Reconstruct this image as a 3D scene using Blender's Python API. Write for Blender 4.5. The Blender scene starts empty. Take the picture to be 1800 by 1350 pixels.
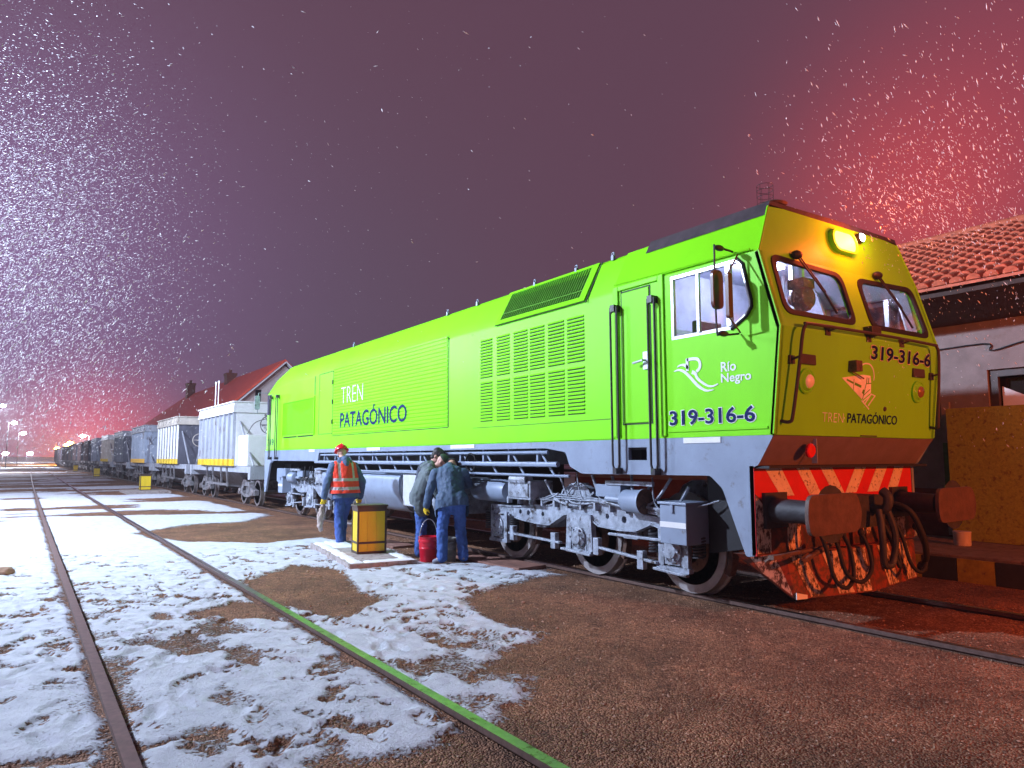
import bpy, bmesh, math, random
import numpy as np
from mathutils import Vector, Matrix
from mathutils.geometry import tessellate_polygon
random.seed(7)
rng = np.random.default_rng(11)
R = math.radians
sc = bpy.context.scene
COL = sc.collection

# ------------------------------------------------------------------ camera
F, YAW, PITCH, ROLL, CAM_H = 1263.55, 0.597705, 0.101757, -0.002217, 1.5343
fw = Vector((math.sin(YAW)*math.cos(PITCH), math.cos(YAW)*math.cos(PITCH), math.sin(PITCH)))
rt = Vector((math.cos(YAW), -math.sin(YAW), 0)); up = rt.cross(fw)
r2 = rt*math.cos(ROLL) + up*math.sin(ROLL); u2 = -rt*math.sin(ROLL) + up*math.cos(ROLL)
cd = bpy.data.cameras.new('camera'); cam = bpy.data.objects.new('camera', cd); COL.objects.link(cam)
M = Matrix((r2, u2, -fw)).transposed().to_4x4(); M.translation = (0, 0, CAM_H)
cam.matrix_world = M
cd.sensor_width = 36; cd.lens = F/1800*36; cd.clip_start = 0.05; cd.clip_end = 3000
sc.camera = cam

# ------------------------------------------------------------------ view, world
sc.view_settings.view_transform = 'Standard'; sc.view_settings.look = 'None'
sc.view_settings.gamma = 1; sc.view_settings.exposure = 0
try: sc.cycles.use_denoising = True
except Exception: pass
sc.cycles.max_bounces = 6; sc.cycles.diffuse_bounces = 3; sc.cycles.glossy_bounces = 3
sc.cycles.transparent_max_bounces = 12; sc.cycles.volume_bounces = 0
sc.cycles.sample_clamp_indirect = 4
w = bpy.data.worlds.new('World'); sc.world = w; w.use_nodes = True
nt = w.node_tree; nt.nodes.clear()
def N(t, ty, **k):
    n = t.nodes.new(ty)
    for a, b in k.items(): setattr(n, a, b)
    return n
out = N(nt, 'ShaderNodeOutputWorld'); bg = N(nt, 'ShaderNodeBackground')
nt.links.new(bg.outputs[0], out.inputs[0])
tc = N(nt, 'ShaderNodeTexCoord')
def lobe(prev, d, k, col):
    d = Vector(d).normalized()
    dp = N(nt, 'ShaderNodeVectorMath', operation='DOT_PRODUCT'); nt.links.new(tc.outputs['Generated'], dp.inputs[0]); dp.inputs[1].default_value = d
    mx = N(nt, 'ShaderNodeMath', operation='MAXIMUM'); nt.links.new(dp.outputs['Value'], mx.inputs[0]); mx.inputs[1].default_value = 0
    pw = N(nt, 'ShaderNodeMath', operation='POWER'); nt.links.new(mx.outputs[0], pw.inputs[0]); pw.inputs[1].default_value = k
    ms = N(nt, 'ShaderNodeVectorMath', operation='SCALE'); ms.inputs[0].default_value = col; nt.links.new(pw.outputs[0], ms.inputs['Scale'])
    ad = N(nt, 'ShaderNodeVectorMath', operation='ADD'); nt.links.new(ms.outputs[0], ad.inputs[0])
    if prev is None: ad.inputs[1].default_value = SKY_BASE
    else: nt.links.new(prev.outputs[0], ad.inputs[1])
    return ad
def pixdir(x, y): return fw + r2*((x-900)/F) - u2*((y-675)/F)
# glow of town, yard and head lamps painted into the sky colour, by compass direction
SKY_BASE = (0.114, 0.051, 0.082)
L = lobe(None, (0.92, 0.20, 0.42), 34, (0.14, 0.004, 0.003))
L = lobe(L, (0.855, 0.415, 0.290), 95, (0.33, 0.014, 0.002))  # red halo of the headlamp, painted into the sky along its bearing
L = lobe(L, (-0.09, 1, 0.20), 26, (0.11, 0.055, 0.18))
L = lobe(L, (0.07, 1, -0.01), 330, (0.95, 0.06, 0.07))
L = lobe(L, (0.35, 0.9, 0.12), 24, (-0.012, 0.012, 0.020))
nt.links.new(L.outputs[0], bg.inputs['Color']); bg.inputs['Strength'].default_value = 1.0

# ------------------------------------------------------------------ materials
MATS = {}
def mat(name, col, rough=0.6, metal=0.0, var=0.18, scale=6.0, bump=0.0, bscale=60.0, spec=0.5, stains=None, coat=0.0, stretch=(1, 1, 1)):
    """principled surface: colour broken up by noise, optional second stain colour, optional bump"""
    if name in MATS: return MATS[name]
    m = bpy.data.materials.new(name); m.use_nodes = True; t = m.node_tree
    b = t.nodes['Principled BSDF']
    b.inputs['Roughness'].default_value = rough; b.inputs['Metallic'].default_value = metal
    b.inputs['Specular IOR Level'].default_value = spec; b.inputs['Coat Weight'].default_value = coat
    c = N(t, 'ShaderNodeTexCoord'); mp = N(t, 'ShaderNodeMapping'); mp.inputs['Scale'].default_value = stretch
    t.links.new(c.outputs['Object'], mp.inputs[0])
    no = N(t, 'ShaderNodeTexNoise'); no.inputs['Scale'].default_value = scale; no.inputs['Detail'].default_value = 6; no.inputs['Roughness'].default_value = .62
    t.links.new(mp.outputs[0], no.inputs['Vector'])
    rp = N(t, 'ShaderNodeValToRGB'); rp.color_ramp.elements[0].position = .32; rp.color_ramp.elements[1].position = .68
    rp.color_ramp.elements[0].color = [v*(1-var) for v in col]+[1]; rp.color_ramp.elements[1].color = [min(1, v*(1+var*.6)) for v in col]+[1]
    t.links.new(no.outputs['Fac'], rp.inputs[0]); last = rp.outputs[0]
    if stains:
        scol, amount, sscale = stains
        n2 = N(t, 'ShaderNodeTexNoise'); n2.inputs['Scale'].default_value = sscale; n2.inputs['Detail'].default_value = 8; n2.inputs['Roughness'].default_value = .7
        t.links.new(mp.outputs[0], n2.inputs['Vector'])
        r = N(t, 'ShaderNodeValToRGB'); r.color_ramp.elements[0].position = 1-amount-.04; r.color_ramp.elements[1].position = 1-amount+.06
        t.links.new(n2.outputs['Fac'], r.inputs[0])
        mx = N(t, 'ShaderNodeMix', data_type='RGBA'); t.links.new(r.outputs[0], mx.inputs[0]); t.links.new(last, mx.inputs[6]); mx.inputs[7].default_value = (*scol, 1)
        last = mx.outputs[2]
    t.links.new(last, b.inputs['Base Color'])
    if bump:
        n3 = N(t, 'ShaderNodeTexNoise'); n3.inputs['Scale'].default_value = bscale; n3.inputs['Detail'].default_value = 5
        t.links.new(mp.outputs[0], n3.inputs['Vector'])
        bp = N(t, 'ShaderNodeBump'); bp.inputs['Strength'].default_value = bump; bp.inputs['Distance'].default_value = .02
        t.links.new(n3.outputs['Fac'], bp.inputs['Height']); t.links.new(bp.outputs[0], b.inputs['Normal'])
    MATS[name] = m; return m
def emat(name, col, s):
    m = bpy.data.materials.new(name); m.use_nodes = True; t = m.node_tree; b = t.nodes['Principled BSDF']
    b.inputs['Base Color'].default_value = (*col, 1); b.inputs['Emission Color'].default_value = (*col, 1); b.inputs['Emission Strength'].default_value = s
    MATS[name] = m; return m
def glassmat(name, tint, gl=.12):
    m = bpy.data.materials.new(name); m.use_nodes = True; t = m.node_tree; t.nodes.remove(t.nodes['Principled BSDF'])
    o = t.nodes['Material Output']; tr = N(t, 'ShaderNodeBsdfTransparent'); tr.inputs[0].default_value = (*tint, 1)
    g = N(t, 'ShaderNodeBsdfGlossy'); g.inputs['Roughness'].default_value = .04; g.inputs[0].default_value = (.9, .9, .9, 1)
    lw = N(t, 'ShaderNodeLayerWeight'); lw.inputs[0].default_value = .5; pw_ = N(t, 'ShaderNodeMath', operation='POWER'); pw_.inputs[1].default_value = 3.2; t.links.new(lw.outputs['Facing'], pw_.inputs[0])
    df = N(t, 'ShaderNodeBsdfDiffuse'); df.inputs[0].default_value = (.75, .75, .8, 1)
    c = N(t, 'ShaderNodeTexCoord'); no = N(t, 'ShaderNodeTexNoise'); no.inputs['Scale'].default_value = 9; no.inputs['Detail'].default_value = 9; t.links.new(c.outputs['Object'], no.inputs[0])
    rp = N(t, 'ShaderNodeMapRange'); rp.inputs[1].default_value = .5; rp.inputs[2].default_value = .8; rp.inputs[3].default_value = .0; rp.inputs[4].default_value = .10; t.links.new(no.outputs['Fac'], rp.inputs[0])
    m1 = N(t, 'ShaderNodeMixShader'); t.links.new(pw_.outputs[0], m1.inputs[0]); t.links.new(tr.outputs[0], m1.inputs[1]); t.links.new(g.outputs[0], m1.inputs[2])
    m2 = N(t, 'ShaderNodeMixShader'); t.links.new(rp.outputs[0], m2.inputs[0]); t.links.new(m1.outputs[0], m2.inputs[1]); t.links.new(df.outputs[0], m2.inputs[2])
    t.links.new(m2.outputs[0], o.inputs[0]); MATS[name] = m; return m

GREEN = mat('lime_paint', (.222, .78, .001), .46, var=.08, scale=1.2, bump=.02, bscale=2.2, spec=.22, stains=((.19, .62, .003), .29, 4), stretch=(1, 1, .35))
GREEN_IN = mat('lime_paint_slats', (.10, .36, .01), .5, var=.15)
SEAM = mat('dark_seam', (.012, .03, .008), .7)
GREY = mat('underframe_grey', (.245, .30, .40), .42, var=.14, scale=2.5, bump=.03, bscale=12, stains=((.16, .16, .17), .36, 7))
GREYD = mat('bogie_grey', (.33, .37, .44), .42, var=.45, scale=9, bump=.2, bscale=25, stains=((.05, .038, .033), .42, 8))
BLACK = mat('black_steel', (.012, .012, .016), .6, var=.3)
DKSTEEL = mat('dark_steel', (.035, .034, .04), .6, var=.4, scale=8, bump=.2, bscale=30)
WHEELF = mat('wheel_face', (.20, .12, .085), .7, var=.4, scale=8, bump=.15, stains=((.07, .045, .04), .42, 12))
RUST = mat('rusty_steel', (.13, .068, .045), .7, var=.4, scale=14, bump=.2, bscale=50, stains=((.05, .03, .025), .45, 20))
TREAD = mat('worn_wheel_steel', (.40, .37, .37), .42, metal=.4, var=.2)
RAIL = mat('rail_rust', (.11, .062, .05), .55, var=.4, scale=20, bump=.15, bscale=70)
RAILTOP = mat('rail_polished_head', (.40, .38, .35), .30, metal=1.0, var=.3, scale=9, bump=.1, bscale=40, stains=((.13, .08, .05), .42, 14))
RAILDULL = mat('rail_dull_head', (.17, .10, .085), .45, metal=.35, var=.3, scale=20)
WHITE = mat('white_paint', (.8, .8, .8), .4, var=.06)
NAVY = mat('navy_lettering', (.005, .015, .10), .6, var=.12, spec=.12)
ALU = mat('aluminium', (.62, .64, .68), .35, metal=.6, var=.1)
RUBBER = mat('rubber', (.010, .009, .010), .7)
REDP = mat('red_paint', (.62, .012, .012), .42, var=.14, stains=((.10, .03, .02), .33, 18))
WORN = mat('worn_white_paint', (.72, .60, .52), .5, var=.15, stains=((.09, .04, .025), .41, 26))
WORN2 = mat('flaked_white_paint', (.66, .50, .40), .55, var=.2, stains=((.055, .022, .014), .50, 22), stretch=(1, 1, .6))
REDLAMP = mat('red_lens', (.75, .01, .012), .2)
INWHITE = mat('cab_lining', (.44, .46, .60), .5, var=.2, scale=4)
INDARK = mat('cab_console', (.11, .07, .09), .5)
GLASS = glassmat('cab_glass', (.90, .93, 1.0))
CONC = mat('concrete', (.36, .31, .29), .85, var=.3, scale=7, bump=.3, bscale=40, stains=((.14, .09, .07), .42, 9))
STWALL = mat('station_wall', (.25, .205, .195), .85, var=.2, scale=3, bump=.15, bscale=40, stains=((.20, .15, .13), .38, 4))
WALLW = mat('whitewashed_wall', (.56, .50, .47), .85, var=.15, scale=3, bump=.15, bscale=40, stains=((.30, .25, .21), .36, 4))
MAROON = mat('maroon_wall', (.16, .045, .03), .85, var=.25, scale=4, bump=.15)
TILE = mat('clay_tile', (.66, .17, .085), .7, var=.3, scale=9, bump=.15, bscale=35, stains=((.30, .07, .045), .36, 6))
WOODD = mat('dark_wood', (.055, .03, .022), .75, var=.4, scale=8, bump=.2, stretch=(1, 1, .2))
OCHRE = mat('ochre_board', (.33, .30, .025), .8, var=.25, scale=30, bump=.25, bscale=90, stains=((.17, .12, .015), .42, 12))
KYEL = mat('kerb_yellow', (.42, .29, .02), .7, var=.3, scale=9, stains=((.12, .08, .03), .38, 16))
KBLK = mat('kerb_black', (.03, .028, .03), .8, var=.3)
YEL = mat('yellow_paint', (.74, .52, .012), .5, var=.12, scale=5, bump=.1, bscale=30, stains=((.35, .22, .02), .30, 11), stretch=(1, 1, .25))
BROWNFR = mat('brown_frame_steel', (.06, .036, .028), .5, var=.3)
SNOWM = mat('snow', (.82, .83, .86), .7, var=.03, bump=.3, bscale=50)
SKIN = mat('skin', (.62, .34, .26), .55, var=.08, scale=20)
HAIR = mat('dark_hair', (.018, .013, .012), .6)

# ------------------------------------------------------------------ mesh building
def link(o, parent=None):
    COL.objects.link(o)
    if parent is not None: o.parent = parent
    return o
def tag(o, label, cat=None, group=None, kind=None):
    if label: o['label'] = label
    if cat: o['category'] = cat
    if group: o['group'] = group
    if kind: o['kind'] = kind
    return o
def thing(name, loc, label, cat, group=None, rz=0):
    o = bpy.data.objects.new(name, None); COL.objects.link(o); o.location = loc; o.rotation_euler = (0, 0, rz); o.empty_display_size = .3
    return tag(o, label, cat, group)
def copytree(o, parent=None):
    c = o.copy(); COL.objects.link(c)
    if parent is not None: c.parent = parent
    for ch in o.children: copytree(ch, c)
    return c
class MB:
    def __init__(s, off=(0, 0, 0)): s.v = []; s.f = []; s.m = []; s.off = Vector(off); s.cm = 0
    def add(s, vs, fs):
        n = len(s.v); s.v += [tuple(v) for v in vs]
        for f in fs: s.f.append(tuple(i+n for i in f)); s.m.append(s.cm)
        return s
    def box(s, x0, x1, y0, y1, z0, z1):
        return s.add([(x, y, z) for x in (x0, x1) for y in (y0, y1) for z in (z0, z1)],
                     [(0, 1, 3, 2), (4, 6, 7, 5), (0, 4, 5, 1), (2, 3, 7, 6), (0, 2, 6, 4), (1, 5, 7, 3)])
    def obox(s, p0, p1, w, h, upv=(0, 0, 1)):
        """bar of section w x h from p0 to p1"""
        p0, p1 = Vector(p0), Vector(p1); d = (p1-p0).normalized(); a = d.cross(Vector(upv))
        if a.length < 1e-4: a = d.cross(Vector((1, 0, 0)))
        a.normalize(); b = a.cross(d); a *= w/2; b *= h/2
        return s.add([q+i*a+j*b for q in (p0, p1) for i, j in ((-1, -1), (1, -1), (1, 1), (-1, 1))],
                     [(3, 2, 1, 0), (4, 5, 6, 7), (0, 1, 5, 4), (1, 2, 6, 5), (2, 3, 7, 6), (3, 0, 4, 7)])
    def tube(s, pts, r, n=8, caps=True, r1=None):
        pts = [Vector(p) for p in pts]; k = len(pts); t0 = None; base = len(s.v); vs = []; prevn = None
        for i, p in enumerate(pts):
            d = (pts[min(i+1, k-1)]-pts[max(i-1, 0)])
            if d.length < 1e-9: d = Vector((0, 0, 1))
            d.normalize()
            if prevn is None:
                a = Vector((0, 0, 1)) if abs(d.z) < .9 else Vector((1, 0, 0)); nrm = d.cross(a).normalized()
            else:
                nrm = prevn - d*prevn.dot(d); nrm.normalize()
            prevn = nrm; b = d.cross(nrm); rr = r if r1 is None else r+(r1-r)*i/(k-1)
            for j in range(n):
                an = 2*math.pi*j/n; vs.append(p+nrm*(rr*math.cos(an))+b*(rr*math.sin(an)))
        fs = [(i*n+j, i*n+(j+1) % n, (i+1)*n+(j+1) % n, (i+1)*n+j) for i in range(k-1) for j in range(n)]
        if caps: fs += [tuple(range(n-1, -1, -1)), tuple((k-1)*n+j for j in range(n))]
        return s.add(vs, fs)
    def lathe(s, prof, o, ax, n=24):
        """prof: (distance along ax, radius)"""
        o = Vector(o); ax = Vector(ax).normalized(); a = Vector((0, 0, 1)) if abs(ax.z) < .9 else Vector((1, 0, 0))
        u = ax.cross(a).normalized(); w_ = ax.cross(u); vs = []
        for t, r in prof:
            for j in range(n):
                an = 2*math.pi*j/n; vs.append(o+ax*t+u*(r*math.cos(an))+w_*(r*math.sin(an)))
        k = len(prof); fs = [(i*n+j, i*n+(j+1) % n, (i+1)*n+(j+1) % n, (i+1)*n+j) for i in range(k-1) for j in range(n)]
        if prof[0][1] > 1e-5: fs.append(tuple(range(n-1, -1, -1)))
        if prof[-1][1] > 1e-5: fs.append(tuple((k-1)*n+j for j in range(n)))
        return s.add(vs, fs)
    def plate(s, outer, holes, to3, nrm, t):
        """flat plate with holes: outer / holes are 2D loops, to3 maps them to space, thickness t along -nrm"""
        loops = [outer]+list(holes); nrm = Vector(nrm).normalized()
        pts = [Vector((a, b, 0)) for lp in loops for a, b in lp]
        tris = tessellate_polygon([[Vector((a, b, 0)) for a, b in lp] for lp in loops])
        fr = [Vector(to3(p.x, p.y)) for p in pts]; k = len(fr); vs = fr+[p-nrm*t for p in fr]; fs = []
        for tr in tris:
            a, b, c = (fr[i] for i in tr)
            if (b-a).cross(c-a).dot(nrm) < 0: tr = tr[::-1]
            fs.append(tuple(tr)); fs.append(tuple(i+k for i in tr[::-1]))
        st = 0
        for lp in loops:
            m = len(lp)
            for i in range(m): a, b = st+i, st+(i+1) % m; fs.append((a, b, b+k, a+k))
            st += m
        return s.add(vs, fs)
    def prism(s, poly, axis, a, b):
        """extrude a 2D polygon along axis x/y/z between a and b"""
        def to3(p, q):
            return {'x': lambda t: (t, p, q), 'y': lambda t: (p, t, q), 'z': lambda t: (p, q, t)}[axis]
        n = len(poly); vs = [to3(p, q)(t) for t in (a, b) for p, q in poly]
        tris = tessellate_polygon([[Vector((p, q, 0)) for p, q in poly]])
        fs = [tuple(t) for t in tris]+[tuple(i+n for i in t[::-1]) for t in tris]
        fs += [(i, (i+1) % n, n+(i+1) % n, n+i) for i in range(n)]
        return s.add(vs, fs)
    def ell(s, c, r, n=12, m=8, rot=None):
        c = Vector(c); vs = []; fs = []
        for i in range(1, m):
            th = math.pi*i/m
            for j in range(n):
                ph = 2*math.pi*j/n; q = Vector((r[0]*math.sin(th)*math.cos(ph), r[1]*math.sin(th)*math.sin(ph), r[2]*math.cos(th)))
                vs.append(c+(rot @ q if rot else q))
        tq, bq = Vector((0, 0, r[2])), Vector((0, 0, -r[2]))
        vs += [c+(rot @ tq if rot else tq), c+(rot @ bq if rot else bq)]
        for i in range(m-2):
            for j in range(n): fs.append((i*n+j, (i+1)*n+j, (i+1)*n+(j+1) % n, i*n+(j+1) % n))
        t, b = len(vs)-2, len(vs)-1
        for j in range(n): fs += [(t, j, (j+1) % n), (b, (m-2)*n+(j+1) % n, (m-2)*n+j)]
        return s.add(vs, fs)
    def cap(s, p0, p1, r0, r1, n=14):
        """tapered capsule"""
        p0, p1 = Vector(p0), Vector(p1); d = p1-p0; l = d.length; pr = []
        for i in range(5): a = math.pi/2*i/4; pr.append((-r0*math.cos(a), max(r0*math.sin(a), 1e-6 if i == 0 else 0)))
        for i in range(5): a = math.pi/2*i/4; pr.append((l+r1*math.sin(a), max(r1*math.cos(a), 1e-6)))
        return s.lathe(pr, p0, d if l > 1e-6 else (0, 0, 1), n)
    def build(s, name, m, parent=None, smooth=False, bevel=0, recalc=True, seg=2):
        me = bpy.data.meshes.new(name); me.from_pydata([(a-s.off.x, b-s.off.y, c-s.off.z) for a, b, c in s.v], [], s.f)
        ms = m if isinstance(m, (list, tuple)) else [m]
        for q in ms: me.materials.append(q)
        if len(ms) > 1: me.polygons.foreach_set('material_index', s.m)
        if recalc:
            b = bmesh.new(); b.from_mesh(me); bmesh.ops.recalc_face_normals(b, faces=b.faces); b.to_mesh(me); b.free()
        if smooth:
            me.polygons.foreach_set('use_smooth', [True]*len(me.polygons)); me.set_sharp_from_angle(angle=R(smooth if smooth is not True else 40))
        me.update(); o = link(bpy.data.objects.new(name, me), parent)
        if bevel:
            md = o.modifiers.new('bevel', 'BEVEL'); md.width = bevel; md.segments = seg; md.limit_method = 'ANGLE'; md.angle_limit = R(35)
        return o
def evalmesh(o):
    dg = bpy.context.evaluated_depsgraph_get(); dg.update()
    me = bpy.data.meshes.new_from_object(o.evaluated_get(dg)); return me
def text(parent, name, s, m, w_, h_, o, xd, zd, nd, off, bold=0.0, depth=.0012, asc=None):
    """lettering as a thin relief: fitted to w_ x h_ with its lower left corner at o"""
    cu = bpy.data.curves.new('t', 'FONT'); cu.body = s; cu.offset = bold; cu.extrude = 0; cu.resolution_u = 3
    ob = bpy.data.objects.new('t', cu); COL.objects.link(ob); me = evalmesh(ob); bpy.data.objects.remove(ob); bpy.data.curves.remove(cu)
    co = np.empty(len(me.vertices)*3); me.vertices.foreach_get('co', co); co = co.reshape(-1, 3)
    lo, hi = co.min(0), co.max(0)
    o, xd, zd, nd = Vector(o), Vector(xd).normalized(), Vector(zd), Vector(nd).normalized()
    vs = [o+xd*((p[0]-lo[0])/(hi[0]-lo[0])*w_)+zd*((p[1]-lo[1])/(hi[1]-lo[1])*h_)+nd*depth for p in co]
    mb = MB(off); mb.add(vs, [tuple(p.vertices) for p in me.polygons]); bpy.data.meshes.remove(me)
    return mb.build(name, m, parent, recalc=False)
def stroke(pts, w0, w1=None, taper=False):
    """2D ribbon polygon along pts"""
    pts = [Vector(p) for p in pts]; L_, R_ = [], []; n = len(pts)
    for i, p in enumerate(pts):
        d = (pts[min(i+1, n-1)]-pts[max(i-1, 0)]).normalized(); q = Vector((-d.y, d.x)); w_ = w0 if w1 is None else w0+(w1-w0)*i/(n-1)
        if taper: w_ *= max(.06, abs(math.sin(math.pi*i/(n-1)))**.6)
        L_.append(p+q*w_/2); R_.append(p-q*w_/2)
    return [tuple(p) for p in L_+R_[::-1]]
def smooth_path(pts, k=5):
    """Catmull-Rom through pts"""
    P_ = [Vector(p) for p in pts]; o = []
    for i in range(len(P_)-1):
        a, b, c, d = P_[max(i-1, 0)], P_[i], P_[i+1], P_[min(i+2, len(P_)-1)]
        for j in range(k):
            t = j/k; o.append(.5*((2*b)+(c-a)*t+(2*a-5*b+4*c-d)*t*t+(3*b-a-3*c+d)*t**3))
    o.append(P_[-1]); return o
def rrect(x0, x1, z0, z1, r, n=4):
    o = []
    for cx, cz, a0 in ((x1-r, z1-r, 0), (x0+r, z1-r, 90), (x0+r, z0+r, 180), (x1-r, z0+r, 270)):
        for i in range(n+1): a = R(a0+90*i/n); o.append((cx+r*math.cos(a), cz+r*math.sin(a)))
    return o
def round_poly(poly, r, n=4):
    o = []; k = len(poly)
    for i in range(k):
        p, a, b = Vector(poly[i]), Vector(poly[i-1]), Vector(poly[(i+1) % k])
        d0, d1 = (a-p), (b-p); rr = min(r, d0.length*.45, d1.length*.45); p0, p1 = p+d0.normalized()*rr, p+d1.normalized()*rr
        for j in range(n+1): t = j/n; o.append(tuple((1-t)**2*p0+2*t*(1-t)*p+t*t*p1))
    return o
def lamp_light(name, loc, col, power, parent, r=.15, spot=None, aim=None, blend=.6):
    ld = bpy.data.lights.new(name, 'SPOT' if spot else 'POINT'); ld.color = col; ld.energy = power; ld.shadow_soft_size = r
    o = bpy.data.objects.new(name, ld); link(o, parent)
    if parent: loc = Vector(loc)-parent.location
    o.location = loc
    if spot:
        ld.spot_size = R(spot); ld.spot_blend = blend; o.rotation_euler = (Vector(aim)).to_track_quat('-Z', 'Y').to_euler()
    return o

# ------------------------------------------------------------------ ground
def vnoise(x, y, seed):
    xi, yi = np.floor(x).astype(np.int64), np.floor(y).astype(np.int64); xf, yf = x-xi, y-yi
    def h(a, b):
        n = (a*374761393+b*668265263+seed*974634541) & 0xffffffff
        n = ((n ^ (n >> 13))*1274126177) & 0xffffffff
        return ((n ^ (n >> 16)) & 0xffff)/65535.0
    u, v = xf*xf*(3-2*xf), yf*yf*(3-2*yf)
    return (h(xi, yi)*(1-u)+h(xi+1, yi)*u)*(1-v)+(h(xi, yi+1)*(1-u)+h(xi+1, yi+1)*u)*v
def fbm(x, y, seed, o=4):
    s = 0; a = .5
    for i in range(o): s = s+a*vnoise(x*2**i, y*2**i, seed+i); a *= .5
    return s/(1-.5**o)
def sdist(px, py, poly):
    """signed distance to a polygon, positive inside"""
    d = np.full(px.shape, 1e9); ins = np.zeros(px.shape, bool); n = len(poly)
    for i in range(n):
        ax, ay = poly[i]; bx, by = poly[(i+1) % n]; ex, ey = bx-ax, by-ay
        t = np.clip(((px-ax)*ex+(py-ay)*ey)/(ex*ex+ey*ey+1e-12), 0, 1)
        d = np.minimum(d, np.hypot(px-ax-t*ex, py-ay-t*ey))
        c = ((ay > py) != (by > py)) & (px < (bx-ax)*(py-ay)/(by-ay+1e-12)+ax); ins ^= c
    return np.where(ins, d, -d)
def axis_lin(segs):
    o = []
    for a, b, st in segs: o += list(np.arange(a, b, st))
    return np.array(sorted(set(round(v, 4) for v in o)))
xs = np.concatenate([-np.geomspace(500, 5, 26), axis_lin([(-4, -.6, .12), (-.6, 5.4, .028), (5.4, 10.4, .1)]), np.geomspace(10.5, 500, 26)])
ys = np.concatenate([-np.geomspace(60, .5, 10), axis_lin([(0, 2, .1), (2, 9, .03), (9, 14, .06), (14, 24, .12), (24, 60, .4), (60, 120, 1.5)]), np.geomspace(121, 900, 18)])
GX, GY = np.meshgrid(xs, ys)
gravel_right = [(40, 10.6), (6.9, 10.36), (6.75, 9.45), (6.16, 7.95), (5.74, 7.9), (4.74, 7.45), (4.13, 7.02), (3.92, 6.27), (3.96, 5.42), (3.6, 5.1), (3.1, 4.86), (2.98, 4.6), (3.22, 4.33), (2.89, 3.99), (2.56, 3.82), (2.28, 3.78), (2.04, 3.68), (1.76, 3.66), (1.57, 3.7), (1.46, 3.74), (1.44, 3.98), (1.33, 3.84), (1.2, 3.66), (.95, 3.3), (.9, -40), (40, -40)]
patches = [[(2.36, 9.72), (3.2, 10.48), (3.58, 10.9), (3.77, 9.76), (3.43, 8.14), (3.35, 7.56), (2.75, 7.09), (2.45, 7.6), (2.29, 8.3)],
           [(1.48, 7.97), (2.19, 8.37), (2.36, 7.69), (2.15, 7.34), (1.75, 7.47)],
           [(2.0, 17.1), (3.36, 18.56), (4.54, 18.66), (7.49, 22.9), (7.11, 14.2), (5.2, 13.5), (5.03, 14.3), (3.9, 13.9), (2.72, 14.95)],
           [(5.15, 9.6), (5.3, 14.5), (9.6, 24), (9.6, 9.6)],
           [(-3, 4.72), (.25, 4.66), (.50, 4.60), (.48, 4.50), (.24, 4.52), (-3, 4.58)],
           [(.62, 4.51), (.86, 4.49), (1.2, 4.6), (1.13, 4.47), (.84, 4.42), (.62, 4.42)],
           [(5.75, 9), (5.75, 300), (9.0, 300), (9.0, 9)], [(9.8, -5), (9.8, 60), (20, 60), (20, -5)]]
wx = (fbm(GX*1.3, GY*1.3, 3)-.5)*.42+(fbm(GX*6, GY*6, 9)-.5)*.16; wy = (fbm(GX*1.3, GY*1.3, 5)-.5)*.42+(fbm(GX*6, GY*6, 19)-.5)*.16
PX, PY = GX+wx, GY+wy
sn = np.full(GX.shape, .84)+.14*(fbm(GX*.7, GY*.7, 15)-.5)
gd = sdist(PX, PY, gravel_right); sn = np.minimum(sn, np.clip(.5-gd/.26, 0, 1))
for i, p in enumerate(patches):
    wd = (.2, .2, .5, .5, .12, .08, .5, .5)[i]; sn = np.minimum(sn, np.clip(.5-sdist(PX, PY, p)/wd, 0, 1))
# bare streaks across the yard further off, and thin trampled snow near the rails
far = np.clip((GY-15)/9, 0, 1); st = fbm(GX/5.5+3, GY/2.3, 31, 4); sn = np.minimum(sn, 1-far*np.clip((st-.50)/.06, 0, 1)*.95)
tr = fbm(GX*3.2, GY*2.0, 41, 5); zone = np.exp(-((GX-1.3)/.9)**2)*np.clip((GY-4.0)/.8, 0, 1)*np.clip((10-GY)/2, 0, 1)+.7*np.exp(-((GX-2.9)/.8)**2-((GY-5.2)/1.1)**2)+.25*np.exp(-((GY-4.1)/.45)**2)
sn -= np.clip(zone, 0, 1)*np.clip((tr-.52)/.10, 0, 1)*.50
tr2 = fbm(GX*7, GY*7, 47, 4); sn -= np.clip((tr2-.62)/.06, 0, 1)*.5*(GY < 14)*(fbm(GX*.8, GY*.8, 77) > .47)
def railx(y, x0): return x0+.000055*y*y
for x0 in (.549, 2.289):
    d = np.abs(GX-railx(GY, x0)); sn -= np.clip(1-d/(.07+.10*fbm(GX*4, GY*2, 51)), 0, 1)*.7*np.clip((60-GY)/30, .3, 1)
snowy = np.clip(sn, 0, 1)
hgt = (fbm(GX*.35, GY*.35, 61)-.5)*.05+(fbm(GX*2.2, GY*2.2, 62)-.5)*.016
hgt += np.clip((snowy-.4)/.3, 0, 1)*.022+(fbm(GX*9, GY*9, 63)-.5)*.010*(1+snowy)
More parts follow.
